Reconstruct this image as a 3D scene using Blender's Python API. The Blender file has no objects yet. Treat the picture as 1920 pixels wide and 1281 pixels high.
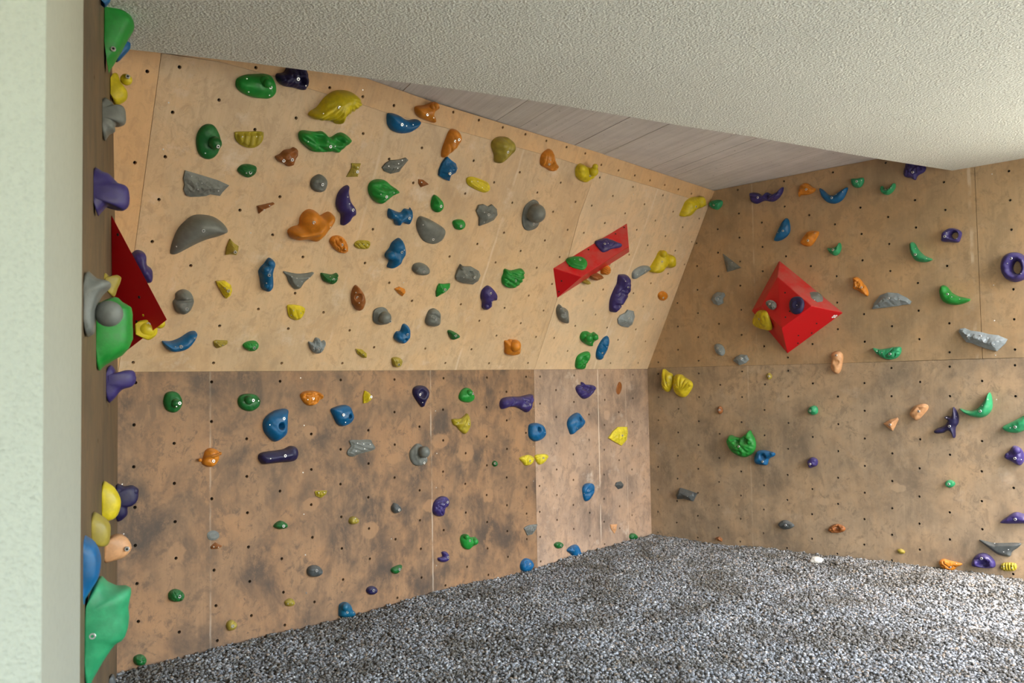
import bpy, bmesh, math, random
from mathutils import Vector, Matrix, noise
from mathutils.geometry import delaunay_2d_cdt
random.seed(7)
SC = bpy.context.scene
COL = SC.collection

# ------------------------------------------------------------------ camera, sky, sun, exposure
CAM_POS = (0.0, 0.0, 1.375)
_r, _d, _f = [(0.99985, 0.00077, -0.01726), (-0.01728, 0.04431, -0.99887), (0.0, 0.99902, 0.04432)]
_r, _d, _f = Vector(_r).normalized(), Vector(_d).normalized(), Vector(_f).normalized()
cam_data = bpy.data.cameras.new('camera')
cam_data.sensor_fit = 'HORIZONTAL'
cam_data.sensor_width = 36.0
cam_data.lens = 1586.0 / 1920.0 * 36.0
cam_data.clip_start = 0.05
cam_data.dof.use_dof = True
cam_data.dof.focus_distance = 5.0
cam_data.dof.aperture_fstop = 5.6
cam = bpy.data.objects.new('camera', cam_data)
_m = Matrix((_r, -_d, -_f)).transposed().to_4x4()
_m.translation = Vector(CAM_POS)
cam.matrix_world = _m
COL.objects.link(cam)
SC.camera = cam

world = bpy.data.worlds.new('sky')
SC.world = world
world.use_nodes = True
_nt = world.node_tree
_bg = _nt.nodes['Background']
_sky = _nt.nodes.new('ShaderNodeTexSky')
_sky.sky_type = 'NISHITA'
_sky.sun_disc = False
_sky.sun_elevation = math.radians(52)
_sky.sun_rotation = math.radians(150)
_sky.air_density = 1.3
_sky.dust_density = 3.0
_nt.links.new(_sky.outputs['Color'], _bg.inputs['Color'])
_bg.inputs['Strength'].default_value = 0.55

sun_data = bpy.data.lights.new('sun', 'SUN')
sun_data.energy = 7.0
sun_data.angle = math.radians(1.0)
sun_data.color = (1.0, 0.93, 0.82)
sun = bpy.data.objects.new('sun', sun_data)
COL.objects.link(sun)
# light travels towards -SUN_FROM ; the sun stands high beyond the right wall
SUN_FROM = Vector((0.35, 0.55, 1.6)).normalized()
sun.rotation_euler = SUN_FROM.to_track_quat('Z', 'Y').to_euler()

SC.view_settings.view_transform = 'Standard'
SC.view_settings.look = 'None'
SC.view_settings.gamma = 1.0
SC.view_settings.use_curve_mapping = False
SC.view_settings.exposure = 1.6
SC.cycles.use_denoising = True
SC.cycles.max_bounces = 10
SC.cycles.diffuse_bounces = 6
SC.cycles.sample_clamp_indirect = 8.0

# ------------------------------------------------------------------ measured data, in metres (holds in millimetres on their wall)
FRAMES={
 'B':((1.1701, 7.3327, 0.0),(0.69189, 0.722, 0.0),(0.0, 0.0, 1.0),(0.722, -0.69189, 0.0)),
 'R':((1.1701, 7.3327, 0.0),(0.722, -0.69189, 0.0),(0.0, 0.0, 1.0),(-0.69189, -0.722, 0.0)),
 'O':((1.1701, 7.3327, 1.4417),(0.69189, 0.722, 0.0),(0.31594, -0.30276, 0.89918),(0.64921, -0.62213, -0.43759)),
 'L':((-1.9173, 4.111, 0.0),(-0.38788, 0.92171, 0.0),(0.0, 0.0, 1.0),(0.92171, 0.38788, -0.0)),
 'VT':((0.4981, 5.9377, 2.0853),(0.75133, 0.43493, 0.49632),(-0.62793, 0.23984, 0.74039),(0.20298, -0.86794, 0.4533)),
 'PF':((1.9935, 6.2389, 1.7143),(0.61039, -0.58493, 0.53411),(-0.26615, 0.48364, 0.83382),(-0.74605, -0.65111, 0.13953)),
 'PT':((1.9996, 6.3162, 2.1074),(0.43019, -0.63121, -0.64537),(0.85323, 0.5178, 0.0623),(0.29485, -0.57745, 0.76132)),
 'PL':((1.8902, 6.6427, 1.8782),(0.23077, -0.90153, -0.36605),(-0.29394, -0.42322, 0.85702),(-0.92755, -0.09018, -0.36266)),
}
PANELS={
 'O1':[(-4.46, 0.0006), (-4.541, 1.5184), (-4.281, 1.5487), (-3.9958, 1.5493), (-3.7967, 1.5367), (-3.4999, 1.5306), (-3.3147, 1.5217), (-2.7645, 1.5284), (-2.3409, 1.5255), (-1.877, 1.5247), (-1.512, 1.5136), (-1.5308, 1.1837), (-1.4717, 0.5619), (-1.457, 0.0006)],
 'O2':[(-1.4555, 0.0006), (-1.4683, 0.5622), (-1.5275, 1.1841), (-1.512, 1.5136), (-0.7927, 1.5042), (-0.2913, 1.4905), (-0.0075, 1.48), (0.0, 0.0006)],
 'O3':[(-4.5416, 1.5217), (-4.281, 1.5497), (-3.9958, 1.5503), (-3.7967, 1.5377), (-3.4999, 1.5316), (-3.3147, 1.5227), (-2.7645, 1.5294), (-2.3409, 1.5265), (-1.877, 1.5257), (-1.512, 1.5146), (-1.5342, 1.634), (-2.4068, 1.6391), (-3.0114, 1.6442), (-3.4926, 1.6639), (-4.54, 1.66)],
 'O4':[(-1.51, 1.5146), (-0.7907, 1.5052), (-0.2893, 1.4915), (-0.0055, 1.481), (0.0, 1.6), (-0.8513, 1.6183), (-1.5342, 1.634)],
 'O0':[(-4.4615, 0.0006), (-4.9, 0.0006), (-4.9, 1.66), (-4.545, 1.66), (-4.5432, 1.5179)],
 'B1':[(-4.62, -0.12), (-1.4649, -0.12), (-1.4649, 1.4411), (-4.62, 1.4411)],
 'B2':[(-1.4619, -0.12), (0.0, -0.12), (0.0, 1.4411), (-1.4619, 1.4411)],
 'R1':[(0.0, -0.12), (3.4, -0.12), (3.4, 1.4538), (2.8473, 1.4538), (1.7129, 1.4482), (0.0875, 1.4484), (0.0, 1.4484)],
 'R2':[(0.0, 1.45), (1.7129, 1.4498), (2.6234, 1.4554), (2.6234, 2.8957), (0.0, 2.8813)],
 'R3':[(2.6264, 1.4554), (3.4, 1.4554), (3.4, 2.8999), (2.6264, 2.8957)],
 'L1':[(0.0, -0.12), (0.0, 1.4417), (0.0, 3.1), (-2.9, 3.1), (-2.9, -0.12)],
}
NUTS={
 'O0':"-4586,1429 -4566,1028 -4567,848",
 'O1':"-4398,51 -4407,263 -4415,471 -4422,673 -4429,877 -4439,1078 -4445,1281 -4454,1481 -4214,572 -4247,1382 -3982,49 -3995,260 -4026,882 -4042,1285 -3799,364 -3819,777 -3829,980 -3842,1384 -3579,49 -3592,258 -3604,467 -3612,676 -3394,365 -3437,1387 -3174,49 -3185,261 -3205,679 -3213,881 -3231,1285 -2975,156 -2996,574 -3024,1183 -3032,1386 -2787,471 -2568,154 -2594,778 -2618,1181 -2628,1384 -2358,52 -2380,471 -2397,882 -2413,1284 -2160,155 -2170,364 -2189,777 -2197,981 -2206,1182 -2224,1381 -1950,51 -1964,261 -1972,467 -1993,877 -2011,1280 -1764,362 -1775,570 -1786,775 -1794,973 -1805,1176 -1823,1377 -1550,53 -1559,261 -1572,467 -1576,671 -1591,873 -1602,1073 -1616,1274",
 'O2':"-1345,53 -1357,259 -1395,670 -1409,871 -1423,1072 -1437,1272 -1452,1474 -1151,155 -1163,363 -1175,567 -1216,970 -1231,1170 -1246,1371 -970,464 -984,670 -1009,868 -1024,1068 -1040,1268 -1056,1469 -769,362 -818,967 -834,1166 -851,1366 -558,54 -569,261 -589,665 -629,1064 -646,1263 -664,1464 -370,156 -381,360 -393,561 -407,764 -442,1161 -460,1361 -173,56 -183,257 -193,460 -220,862 -238,1060 -256,1258 -34,959 -53,1157 -72,1355",
 'O3':"-2680,1620 -2478,1618 -2276,1616 -2078,1613 -1877,1610 -1679,1604 -3698,1569 -3496,1570 -3292,1570 -2883,1623 -4105,1567",
 'O4':"-1480,1560 -1279,1555 -1081,1551 -885,1546 -688,1542 -497,1537 -305,1531 -121,1526",
 'B1':"-4377,1389 -4384,1182 -4385,977 -4379,779 -4377,594 -4368,408 -4361,224 -4183,1078 -4182,876 -4178,683 -4173,499 -4156,127 -3982,1387 -3983,1179 -3982,776 -3970,404 -3960,219 -3953,37 -3782,1076 -3782,873 -3779,678 -3774,494 -3767,309 -3758,125 -3577,1385 -3581,773 -3572,398 -3563,212 -3555,30 -3377,1078 -3378,875 -3380,674 -3374,487 -3363,119 -3171,1387 -3176,976 -3179,771 -3175,578 -3173,393 -3166,210 -2973,1077 -2974,875 -2978,671 -2975,482 -2971,299 -2767,1385 -2770,1180 -2771,976 -2775,771 -2773,388 -2763,24 -2568,1078 -2573,670 -2573,479 -2569,297 -2566,114 -2355,1388 -2364,1180 -2366,977 -2371,772 -2372,388 -2364,26 -2165,877 -2172,671 -2171,478 -2167,114 -1951,1389 -1960,1181 -1962,978 -1965,778 -1972,574 -1971,388 -1971,207 -1968,25 -1757,1284 -1760,1080 -1762,878 -1770,676 -1772,480 -1773,298 -1771,117 -1548,1390 -1560,979 -1566,585 -1569,395 -1572,212",
 'B2':"-1394,1390 -1400,1187 -1423,580 -1426,390 -1426,207 -1426,27 -1216,1285 -1219,1081 -1223,881 -1226,684 -1229,492 -1233,306 -996,1394 -1005,1188 -1026,783 -1031,587 -1037,394 -1039,211 -822,1083 -826,883 -830,687 -838,310 -842,130 -606,1393 -613,1193 -625,990 -634,791 -644,592 -651,398 -657,216 -657,36 -428,1085 -437,690 -446,314 -451,135 -219,1393 -227,1195 -239,995 -250,797 -263,599 -271,405 -277,220",
 'R1':"108,1398 105,1197 97,1000 91,802 83,602 75,408 69,220 64,42 301,1100 292,902 283,707 274,516 265,328 255,147 505,1394 502,1199 493,1001 484,805 476,609 466,412 460,225 454,45 701,1298 683,903 674,708 665,516 657,329 648,147 898,1403 891,1200 881,1002 865,612 857,422 848,238 839,59 1090,1299 1080,1101 1072,904 1056,517 1048,330 1039,148 1284,1401 1279,1206 1273,1004 1263,808 1253,611 1244,421 1229,58 1475,1303 1460,905 1444,519 1436,332 1428,151 1661,1206 1656,1005 1649,809 1641,615 1634,426 1617,64 1855,1302 1850,1105 1844,907 1837,713 1830,522 1822,335 1814,154 2046,1406 2040,1209 2031,811 2024,619 2017,430 2009,246 2001,68 2233,1307 2219,915 2208,718 2200,526 2193,342 2189,166 2424,1407 2418,1210 2404,820 2388,437 2382,258 2616,1309 2601,918 2592,722 2585,528 2581,347 2809,1407 2805,1210 2772,628 2748,83 2971,1311 2967,1114 2962,919 2957,727 2950,538 2942,354 2934,175 3150,1411 3147,1214 3143,1019 3138,826 3132,636 3124,450 3116,269 3107,94 3323,1315 3320,1119 3316,925 3310,734 3303,547 3295,364 3286,187",
 'R2':"111,1497 115,1693 120,1889 124,2082 129,2274 133,2465 136,2658 140,2853 312,1597 316,1793 318,1991 322,2179 326,2370 329,2562 332,2756 506,1499 509,1695 512,1893 515,2087 517,2284 518,2474 525,2660 527,2855 705,1793 712,2180 715,2372 718,2564 904,1694 906,1893 905,2086 908,2279 910,2471 911,2664 907,2855 1093,1596 1096,1793 1099,1988 1101,2181 1104,2372 1105,2564 1285,1502 1289,1696 1292,1892 1294,2085 1296,2277 1298,2661 1299,2856 1482,1597 1485,1794 1487,1989 1489,2181 1490,2565 1677,1697 1679,1892 1681,2086 1682,2469 1681,2855 1868,1598 1870,1795 1873,2182 1873,2373 1872,2564 2061,1698 2063,2086 2063,2277 2062,2468 2061,2660 2059,2854 2239,1599 2241,1795 2243,1985 2245,2368 2245,2558 2427,1503 2433,1697 2433,2083 2436,2461 2434,2651 2432,2852",
 'R3':"2813,1507 2816,1700 2819,1892 2823,2275 2823,2465 2823,2654 2796,2848 2992,1602 2992,1798 2992,1990 2990,2180 2987,2369 2983,2559 2978,2749 3171,1504 3172,1701 3171,1894 3169,2085 3166,2274 3162,2462 3157,2651 3151,2843 3347,1604 3347,1798 3345,1989 3343,2178 3339,2366 3333,2554 3327,2744",
}
WEDGE={'A': (0.2979, 5.9246, 2.1497), 'B': (0.8726, 6.263, 2.5212), 'C': (0.9094, 6.4357, 2.3303), 'D': (0.3317, 6.0972, 1.9544), 'E': (0.4981, 5.9377, 2.0853), 'F': (0.8662, 6.1508, 2.3284)}
PYRAMID={'T': (2.0668, 6.4734, 2.251), 'R': (2.4132, 6.1415, 1.8147), 'B': (2.0973, 6.4441, 1.5326), 'L': (1.8902, 6.6427, 1.8782), 't': (1.9996, 6.3162, 2.1074), 'r': (2.1629, 6.0766, 1.8625), 'b': (1.9935, 6.2389, 1.7143), 'l': (1.9038, 6.4357, 1.8947)}
SOFFIT_EDGE=[(-1.5059, 3.3293, 2.7188), (-1.0759, 3.4921, 2.7188), (-0.6186, 3.697, 2.7188), (-0.4145, 3.7749, 2.7188), (-0.1299, 3.9109, 2.7188), (0.2311, 4.0966, 2.7188), (0.6058, 4.3063, 2.7188), (0.9536, 4.5015, 2.7188), (1.3394, 4.7017, 2.7188), (2.2945, 5.2517, 2.7188), (2.9664, 5.6114, 2.7188)]
CEILING=((1.6797, 6.8443, 2.8852), (0.00691, 0.01512, 1.0))
FLOOR_POINTS=[(-1.8968, 4.1324, -0.002), (-1.64, 4.4003, -0.0052), (-1.0307, 5.0362, -0.0119), (0.048, 6.1618, -0.0216), (0.6231, 6.762, 0.011), (1.0271, 7.1835, 0.0214), (1.144, 7.3055, 0.0166), (1.5792, 6.9407, 0.0108), (1.9832, 6.5535, 0.0387), (2.5832, 5.9785, 0.0537), (2.9528, 5.6244, 0.0578), (3.1973, 5.3901, 0.0483)]
PALE_BACK=[(-2.394, 0.975, 0.071, 0.049), (-2.165, 0.877, 0.075, 0.054), (-2.969, 0.469, 0.064, 0.048), (-3.382, 0.676, 0.057, 0.039), (-1.959, 0.57, 0.052, 0.048), (-4.171, 0.528, 0.047, 0.045), (-3.386, 1.088, 0.05, 0.037), (-1.225, 0.67, 0.056, 0.056), (-1.025, 0.595, 0.058, 0.057), (-0.265, 0.606, 0.061, 0.058), (-0.591, 1.071, 0.043, 0.039), (-1.625, 0.952, 0.051, 0.092), (-3.878, 0.656, 0.037, 0.028), (-2.48, 0.563, 0.064, 0.041), (-2.773, 0.89, 0.059, 0.033)]
PALE_RIGHT=[(1.279, 1.217, 0.051, 0.049), (1.031, 0.389, 0.045, 0.025), (1.529, 0.433, 0.044, 0.027), (1.829, 0.72, 0.034, 0.023), (0.84, 0.059, 0.046, 0.034), (1.798, 0.17, 0.038, 0.023), (2.062, 0.575, 0.05, 0.029)]
SCREWS={'O': '-4471,1319 -4455,1110 -3507,1603 -1018,1416 -3942,773 -2890,583', 'B': '-3445,1402 -3424,1130 -3434,863 -2429,1174 -2423,895 -1472,1155 -1483,875 -1490,622 -4440,898 -4432,658 -3432,862 -3429,626 -3422,395 -3416,179 -3420,395 -2433,673 -2806,395 -3417,181 -2439,168', 'R': '2726,2652 2708,1929 2703,1698 2700,1474 2696,1189'}
HOLDS="""
O|G|dome|50|-4187,1473 -4184,1498 -4149,1523 -4099,1539 -4059,1550 -4029,1550 -4009,1535 -3989,1504 -3988,1473 -4009,1446 -4044,1437 -4097,1431 -4146,1439 -4176,1454|-4039,1501|-4152,1509 -4133,1454 -4030,1463|b -4070,1520 26 40;b -4064,1517 23 60|green oval hold with a raised knob near the top edge, left of the navy hold
O|V|dome|70|-4000,1552 -3996,1567 -3965,1581 -3948,1613 -3876,1631 -3847,1601 -3834,1565 -3836,1533 -3853,1523 -3899,1523 -3955,1519 -3987,1533|-3916,1572|-3863,1551|n -3885,1567 17 25;f -3903,1592 9 2.5|dark navy hollowed hold topmost on the overhang, touching the white soffit edge
O|D|dome|35|-4274,1265 -4250,1264 -4226,1244 -4204,1210 -4198,1172 -4207,1133 -4225,1110 -4249,1103 -4276,1109 -4298,1130 -4313,1166 -4317,1207 -4307,1239 -4291,1257|-4240,1182|-4272,1133|b -4243,1190 31 40|green upright oval hold with a round boss, left of the yellow grooved half-oval hold
O|L|slab|30|-4139,1245 -4136,1255 -4079,1269 -4009,1283 -3998,1273 -3996,1244 -4011,1215 -4038,1198 -4074,1195 -4113,1207 -4133,1226||-4112,1244 -4068,1227 -4039,1257|r 88 32 2.5|olive yellow half-oval hold with vertical grooves, right of the green upright oval hold
O|D|dome|35|-4087,1077 -4074,1103 -4043,1115 -4006,1114 -3993,1104 -3994,1078 -4011,1058 -4034,1050 -4067,1060|-4035,1082|-4054,1077|r 30 60 1.2|small green leaf-shaped hold between the torn grey wedge and the grey pebble hold
O|N|dome|45|-3908,1177 -3887,1193 -3867,1218 -3837,1229 -3820,1241 -3799,1233 -3794,1207 -3804,1181 -3804,1154 -3831,1142 -3853,1151 -3887,1157|-3839,1185 -3875,1170||t -3912,1182 -3870,1208 -3822,1238 9 12.0|small burnt-orange saddle hold below left of the long wavy green hold
O|K|facet|30|-4339,1033 -4272,1025 -4170,1012 -4113,997 -4138,961 -4148,939 -4196,940 -4217,928 -4250,920 -4289,913 -4312,917 -4329,943 -4328,968 -4340,994||-4308,1013 -4257,990 -4273,960 -4166,965|r 35 40 2.0|flat torn grey wedge hold pointing right, above the large grey fin hold
O|K|dome|45|-3644,1130 -3617,1128 -3593,1112 -3583,1085 -3589,1057 -3613,1040 -3642,1041 -3667,1056 -3678,1076 -3674,1105|-3633,1089|||grey pebble hold right below the small burnt-orange saddle hold
O|Y|dome|100|-3783,1415 -3776,1434 -3746,1461 -3720,1511 -3683,1552 -3640,1572 -3585,1578 -3541,1564 -3520,1536 -3528,1510 -3542,1497 -3547,1483 -3563,1482 -3567,1466 -3583,1464 -3587,1448 -3597,1446 -3600,1419 -3612,1406 -3626,1405 -3641,1419 -3652,1410 -3669,1420 -3683,1407 -3700,1415 -3713,1402 -3732,1409 -3746,1400 -3764,1406|-3677,1494|-3743,1444|f -3644,1547 26 5.0|largest yellow hold, a ribbed fan shape near the overhang's top edge
O|G|dome|65|-3811,1312 -3793,1333 -3727,1340 -3681,1350 -3633,1329 -3592,1359 -3558,1366 -3512,1347 -3508,1332 -3544,1294 -3571,1262 -3606,1261 -3659,1248 -3713,1241 -3751,1255 -3795,1280|-3651,1291|-3772,1289 -3620,1297|n -3709,1321 28 16;n -3600,1330 22 12;r 15 26 3.0|long wavy green hold below the big yellow fan hold
O|B|dome|60|-3322,1518 -3298,1528 -3250,1527 -3189,1514 -3136,1529 -3108,1528 -3117,1497 -3153,1457 -3203,1437 -3260,1438 -3299,1459 -3316,1488|-3253,1488|-3215,1487 -3170,1501||blue comma-shaped hold tapering right, beside the orange hook hold at the top strip
O|O|dome|60|-3156,1580 -3148,1599 -3100,1615 -3057,1637 -3036,1649 -3013,1637 -3012,1618 -3036,1590 -3014,1565 -3014,1538 -3043,1539 -3091,1542 -3132,1552|-3100,1574|-3053,1567|b -3057,1633 17 50;b -3069,1622 18 40|orange hook-shaped hold on the top strip, right of the blue comma hold
O|O|dome|55|-2867,1528 -2833,1533 -2798,1514 -2786,1482 -2799,1445 -2825,1405 -2868,1363 -2885,1374 -2891,1414 -2885,1470 -2881,1505|-2838,1487 -2854,1472||r 60 30 1.5|orange carrot-shaped hold with its tip touching the blue angular hold
O|M|dome|80|-2530,1496 -2531,1527 -2493,1557 -2433,1566 -2383,1556 -2359,1524 -2364,1481 -2397,1452 -2424,1424 -2448,1405 -2471,1415 -2484,1445 -2506,1468|-2448,1490||n -2494,1474 22 8;b -2442,1521 50 20|bulbous olive yellow hold like an upside-down drop, right of the orange carrot hold
O|M|facet|25|-3464,1222 -3408,1230 -3410,1198 -3405,1158 -3473,1145 -3464,1176 -3456,1199|-3429,1186|-3433,1210||small olive bow-tie hold left of the long grey rock hold
O|K|facet|35|-3266,1233 -3251,1259 -3226,1280 -3166,1295 -3127,1313 -3109,1304 -3126,1274 -3139,1252 -3148,1229 -3203,1209 -3246,1217||-3237,1250 -3178,1275 -3184,1251 -3153,1296||long grey rock-shaped hold below the blue comma hold
O|N|facet|20|-2997,1210 -2964,1212 -2915,1193 -2966,1168 -2990,1187||-2980,1198||tiny brown triangular hold left of the yellow pill hold
O|B|facet|60|-2846,1374 -2813,1359 -2771,1346 -2748,1321 -2751,1293 -2781,1273 -2781,1238 -2824,1242 -2865,1256 -2872,1286 -2866,1329|-2832,1287||n -2831,1342 19 10|blue angular hold directly under the orange carrot hold's tip
O|Y|slab|30|-2643,1265 -2635,1282 -2590,1290 -2487,1279 -2450,1259 -2445,1230 -2470,1213 -2521,1215 -2617,1236||-2620,1264 -2575,1273 -2523,1242|r 20 70 0.8|yellow pill-shaped hold sloping down right, above the grey angular hold
O|G|dome|65|-3321,1111 -3315,1142 -3282,1162 -3228,1167 -3180,1147 -3119,1122 -3154,1093 -3184,1058 -3217,1033 -3260,1043 -3302,1074|-3232,1089|-3268,1097 -3179,1116|n -3231,1146 28 15;f -3132,1133 22 3.0|large green leaf-shaped hold pointing right, between the purple crescent and tiny brown triangle
O|P|dome|55|-3451,1102 -3448,1075 -3430,1039 -3411,1015 -3378,987 -3369,955 -3386,933 -3395,908 -3425,881 -3437,893 -3449,938 -3478,960 -3498,996 -3500,1048 -3478,1087|-3418,985|-3469,1049 -3446,1014||tall dark purple crescent hold left of the large green leaf hold
O|G|dome|40|-2852,1139 -2817,1130 -2779,1103 -2768,1068 -2798,1040 -2833,1048 -2857,1077 -2862,1116|-2810,1086||t -2868,1139 -2830,1098 -2816,1048 11 5.0|small green pointed seed hold above left of the small green pebble hold
O|O|dome|55|-2086,1516 -2061,1554 -2026,1570 -1991,1543 -1958,1505 -1918,1482 -1925,1451 -1955,1436 -2011,1446 -2068,1461|-2038,1481|-2042,1505|t -2050,1566 -2011,1508 -1959,1482 13 15.0|orange crested hold beneath the top strip, right of the bulbous olive hold
O|Y|dome|55|-1728,1495 -1706,1529 -1668,1531 -1631,1522 -1590,1519 -1540,1470 -1572,1439 -1602,1418 -1670,1428 -1709,1452|-1621,1475||b -1607,1507 33 60;b -1620,1542 20 70;b -1700,1503 29 30|yellow knobbly hold with a round ball at its right, under the top strip seam
O|Y|dome|70|-348,1465 -288,1504 -190,1522 -118,1504 -99,1470 -155,1437 -215,1410 -259,1361 -342,1340 -365,1353 -359,1415|-285,1448||b -207,1489 47 40|yellow elongated hold at the overhang's upper right corner
R|T|dome|50|656,2778 686,2802 750,2799 773,2778 759,2742 721,2722 673,2746|717,2757|||small green hold in the top corner beside the overhang's edge on the right wall
O|Y|dome|70|-499,866 -493,915 -471,980 -463,1023 -431,1044 -359,1028 -273,1020 -228,992 -213,940 -253,915 -341,912 -376,866 -440,855|-443,965||b -335,982 48 50;b -443,1026 29 40|yellow knobbly hold on the overhang's right part, touching a grey-blue oval hold
O|A|dome|35|-682,790 -703,835 -673,869 -606,898 -532,902 -498,889 -516,861 -580,824 -642,786|-589,867|-672,828|n -631,851 18 6|grey-blue oval hold tucked left of the yellow knobbly hold by the overhang's right edge
O|K|facet|45|-2496,1090 -2490,1128 -2450,1139 -2408,1130 -2383,1148 -2334,1126 -2313,1090 -2330,1054 -2373,1029 -2435,1001 -2453,1052|-2415,1087|-2454,1097 -2424,1034|n -2416,1111 15 10|grey angular hold below the yellow pill hold
O|K|slab|25|-2030,1229 -1974,1215 -1933,1160 -1911,1080 -1937,1041 -2002,1023 -2053,1052 -2083,1109 -2086,1179|-1980,1076||b -2019,1153 63 55|grey hold with a big ball on a disc, upper right of the overhang
O|K|ledge|60|-2926,970 -2913,998 -2864,996 -2804,982 -2720,955 -2694,929 -2694,884 -2721,855 -2763,843 -2831,854 -2879,889 -2914,932|-2786,879|-2903,960||smooth grey half-disc hold right of the blue two-horned hold
O|G|dome|35|-2653,999 -2623,1017 -2580,1019 -2556,1000 -2562,972 -2590,955 -2627,964|-2607,986|||small round green pebble hold right of the smooth grey half-disc hold
O|B|dome|50|-3145,979 -3148,1013 -3118,1010 -3091,1005 -3057,1004 -3039,1028 -3005,1029 -3000,1039 -2978,994 -2989,944 -3021,949 -3041,943 -3048,927 -3074,929 -3095,954 -3130,960|-3020,987|-3116,987|n -3070,988 15 8|blue two-horned hold below the large green leaf hold
O|B|dome|65|-3022,853 -2995,836 -2970,803 -2958,768 -2970,738 -2983,700 -3017,671 -3048,672 -3047,709 -3077,727 -3086,752 -3068,786 -3059,822|-3015,785|-3002,798|b -3064,750 27 30;b -3009,716 23 30|blue lumpy elongated hold below the two-horned blue hold
O|L|slab|20|-3313,783 -3298,804 -3261,811 -3220,810 -3208,791 -3218,767 -3269,760 -3299,767||-3290,789 -3261,792 -3235,791|r 30 45 2.0|small olive striped oval hold right of the orange face-like hold
O|O|dome|45|-3477,787 -3463,812 -3424,820 -3385,804 -3356,766 -3353,736 -3384,724 -3427,738 -3460,762|-3417,779|-3391,758|n -3442,804 9 7;r 60 40 2.0|small orange wrinkled hold right below the large orange brimmed hold
O|O|dome|80|-3687,851 -3690,889 -3675,923 -3645,941 -3607,935 -3577,916 -3549,933 -3526,943 -3497,927 -3495,888 -3517,846 -3536,810 -3577,774 -3622,779 -3683,769 -3725,782 -3741,812 -3721,834|-3645,889|-3546,880|t -3746,818 -3678,823 -3622,849 -3583,893 -3547,930 22 35.0|largest orange hold, a rounded dome with a thick curved brim
O|N|facet|35|-3943,916 -3924,923 -3861,947 -3853,941 -3911,899 -3926,880||-3917,909 -3887,931||small ochre wooden-looking wedge hold above the olive tripod hold
O|K|ledge|100|-4330,639 -4328,692 -4315,751 -4287,795 -4253,826 -4203,835 -4154,831 -4111,812 -4082,785 -4086,767 -4123,741 -4177,717 -4219,689 -4259,658 -4298,627 -4323,623|-4233,779|-4318,671||largest grey hold, a smooth dolphin-fin shape on the left of the overhang
O|M|facet|40|-4047,731 -4024,713 -3996,700 -3993,679 -3998,652 -4027,654 -4053,648 -4056,685 -4052,710|-4024,677|||small olive three-cornered hold below right of the largest grey fin hold
O|B|dome|60|-3814,652 -3790,647 -3778,629 -3781,600 -3778,574 -3764,529 -3765,496 -3787,473 -3814,486 -3828,518 -3838,543 -3852,574 -3845,600 -3830,621|-3821,578|-3817,529|b -3812,634 18 35;b -3828,595 21 35;b -3802,513 22 35|blue caterpillar-like upright hold left of the grey winged bracket hold
O|K|slab|30|-3710,586 -3682,585 -3624,580 -3568,588 -3528,597 -3541,570 -3570,540 -3588,502 -3620,497 -3660,527 -3683,562||-3667,569 -3636,563 -3562,570 -3600,547 -3620,522||grey winged bracket hold between the blue caterpillar hold and a small green hold
O|D|dome|40|-3479,595 -3445,596 -3407,594 -3377,605 -3370,574 -3385,545 -3411,541 -3457,557|-3411,576|-3429,587|n -3440,595 11 8|small dark green scooped hold right of the grey winged bracket hold
O|Y|facet|45|-4072,504 -4026,511 -3990,491 -3977,460 -3980,434 -3999,416 -4023,438 -4057,480|-4014,470|-4034,483|f -4083,514 18 2.0|yellow ribbed triangular hold below left of the blue caterpillar hold
O|K|dome|55|-4266,377 -4259,399 -4261,424 -4244,443 -4219,448 -4189,435 -4171,405 -4169,380 -4177,348 -4202,325 -4220,323 -4246,338|-4214,365|-4222,420|t -4273,388 -4235,399 -4186,405 6 -16.0|grey oval hold with a zigzag crack across it, near the left red volume
O|N|dome|55|-3229,544 -3200,528 -3165,494 -3147,452 -3150,408 -3174,392 -3195,405 -3224,433 -3244,482 -3243,525|-3211,476|-3238,509 -3206,452|n -3217,485 19 20|dark brown-orange oval hold with an open hollow, above the grey hooded hold
O|K|slab|30|-3048,351 -3053,396 -3021,416 -2977,415 -2946,386 -2928,349 -2937,318 -2987,308 -3030,322|-2958,352||b -2990,366 40 40|grey hooded hold with a round ball in a raised rim, above the blue kidney hold
O|Y|slab|30|-3635,390 -3620,401 -3561,399 -3524,382 -3529,336 -3553,316 -3584,320 -3614,339||-3607,377 -3606,346 -3558,365|r 60 30 1.5|yellow shield-shaped hold with faint grooves below the grey winged bracket hold
O|B|dome|50|-2853,240 -2842,266 -2815,271 -2810,313 -2787,318 -2756,294 -2739,252 -2747,218 -2779,193 -2822,203 -2846,220|-2783,265||n -2825,271 12 10;n -2785,225 10 10|blue kidney-shaped hold low on the overhang, right below the grey hooded hold
O|K|dome|50|-2639,403 -2627,423 -2592,432 -2544,408 -2526,364 -2526,332 -2558,313 -2608,317 -2638,340 -2642,371|-2596,374|-2624,386|t -2658,389 -2609,399 -2551,374 10 -15.0|grey egg-shaped hold split by a slot, above a small dark green seed hold
O|K|dome|40|-2860,675 -2856,705 -2815,719 -2766,710 -2732,686 -2737,655 -2779,643 -2828,652|-2792,674||t -2850,672 -2841,699 -2791,711 6 8.0|small grey shell-like oval hold between the blue lumpy hold and grey rocky hold
O|O|facet|25|-2949,540 -2918,557 -2874,545 -2861,527 -2876,498 -2913,516||-2920,543||tiny orange triangular chip hold left of a small green wedge hold
O|G|facet|40|-2617,599 -2573,599 -2532,607 -2527,582 -2561,541 -2609,512 -2623,544 -2624,579|-2586,573|||small green wedge hold below the grey rocky hold with ledges
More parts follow.
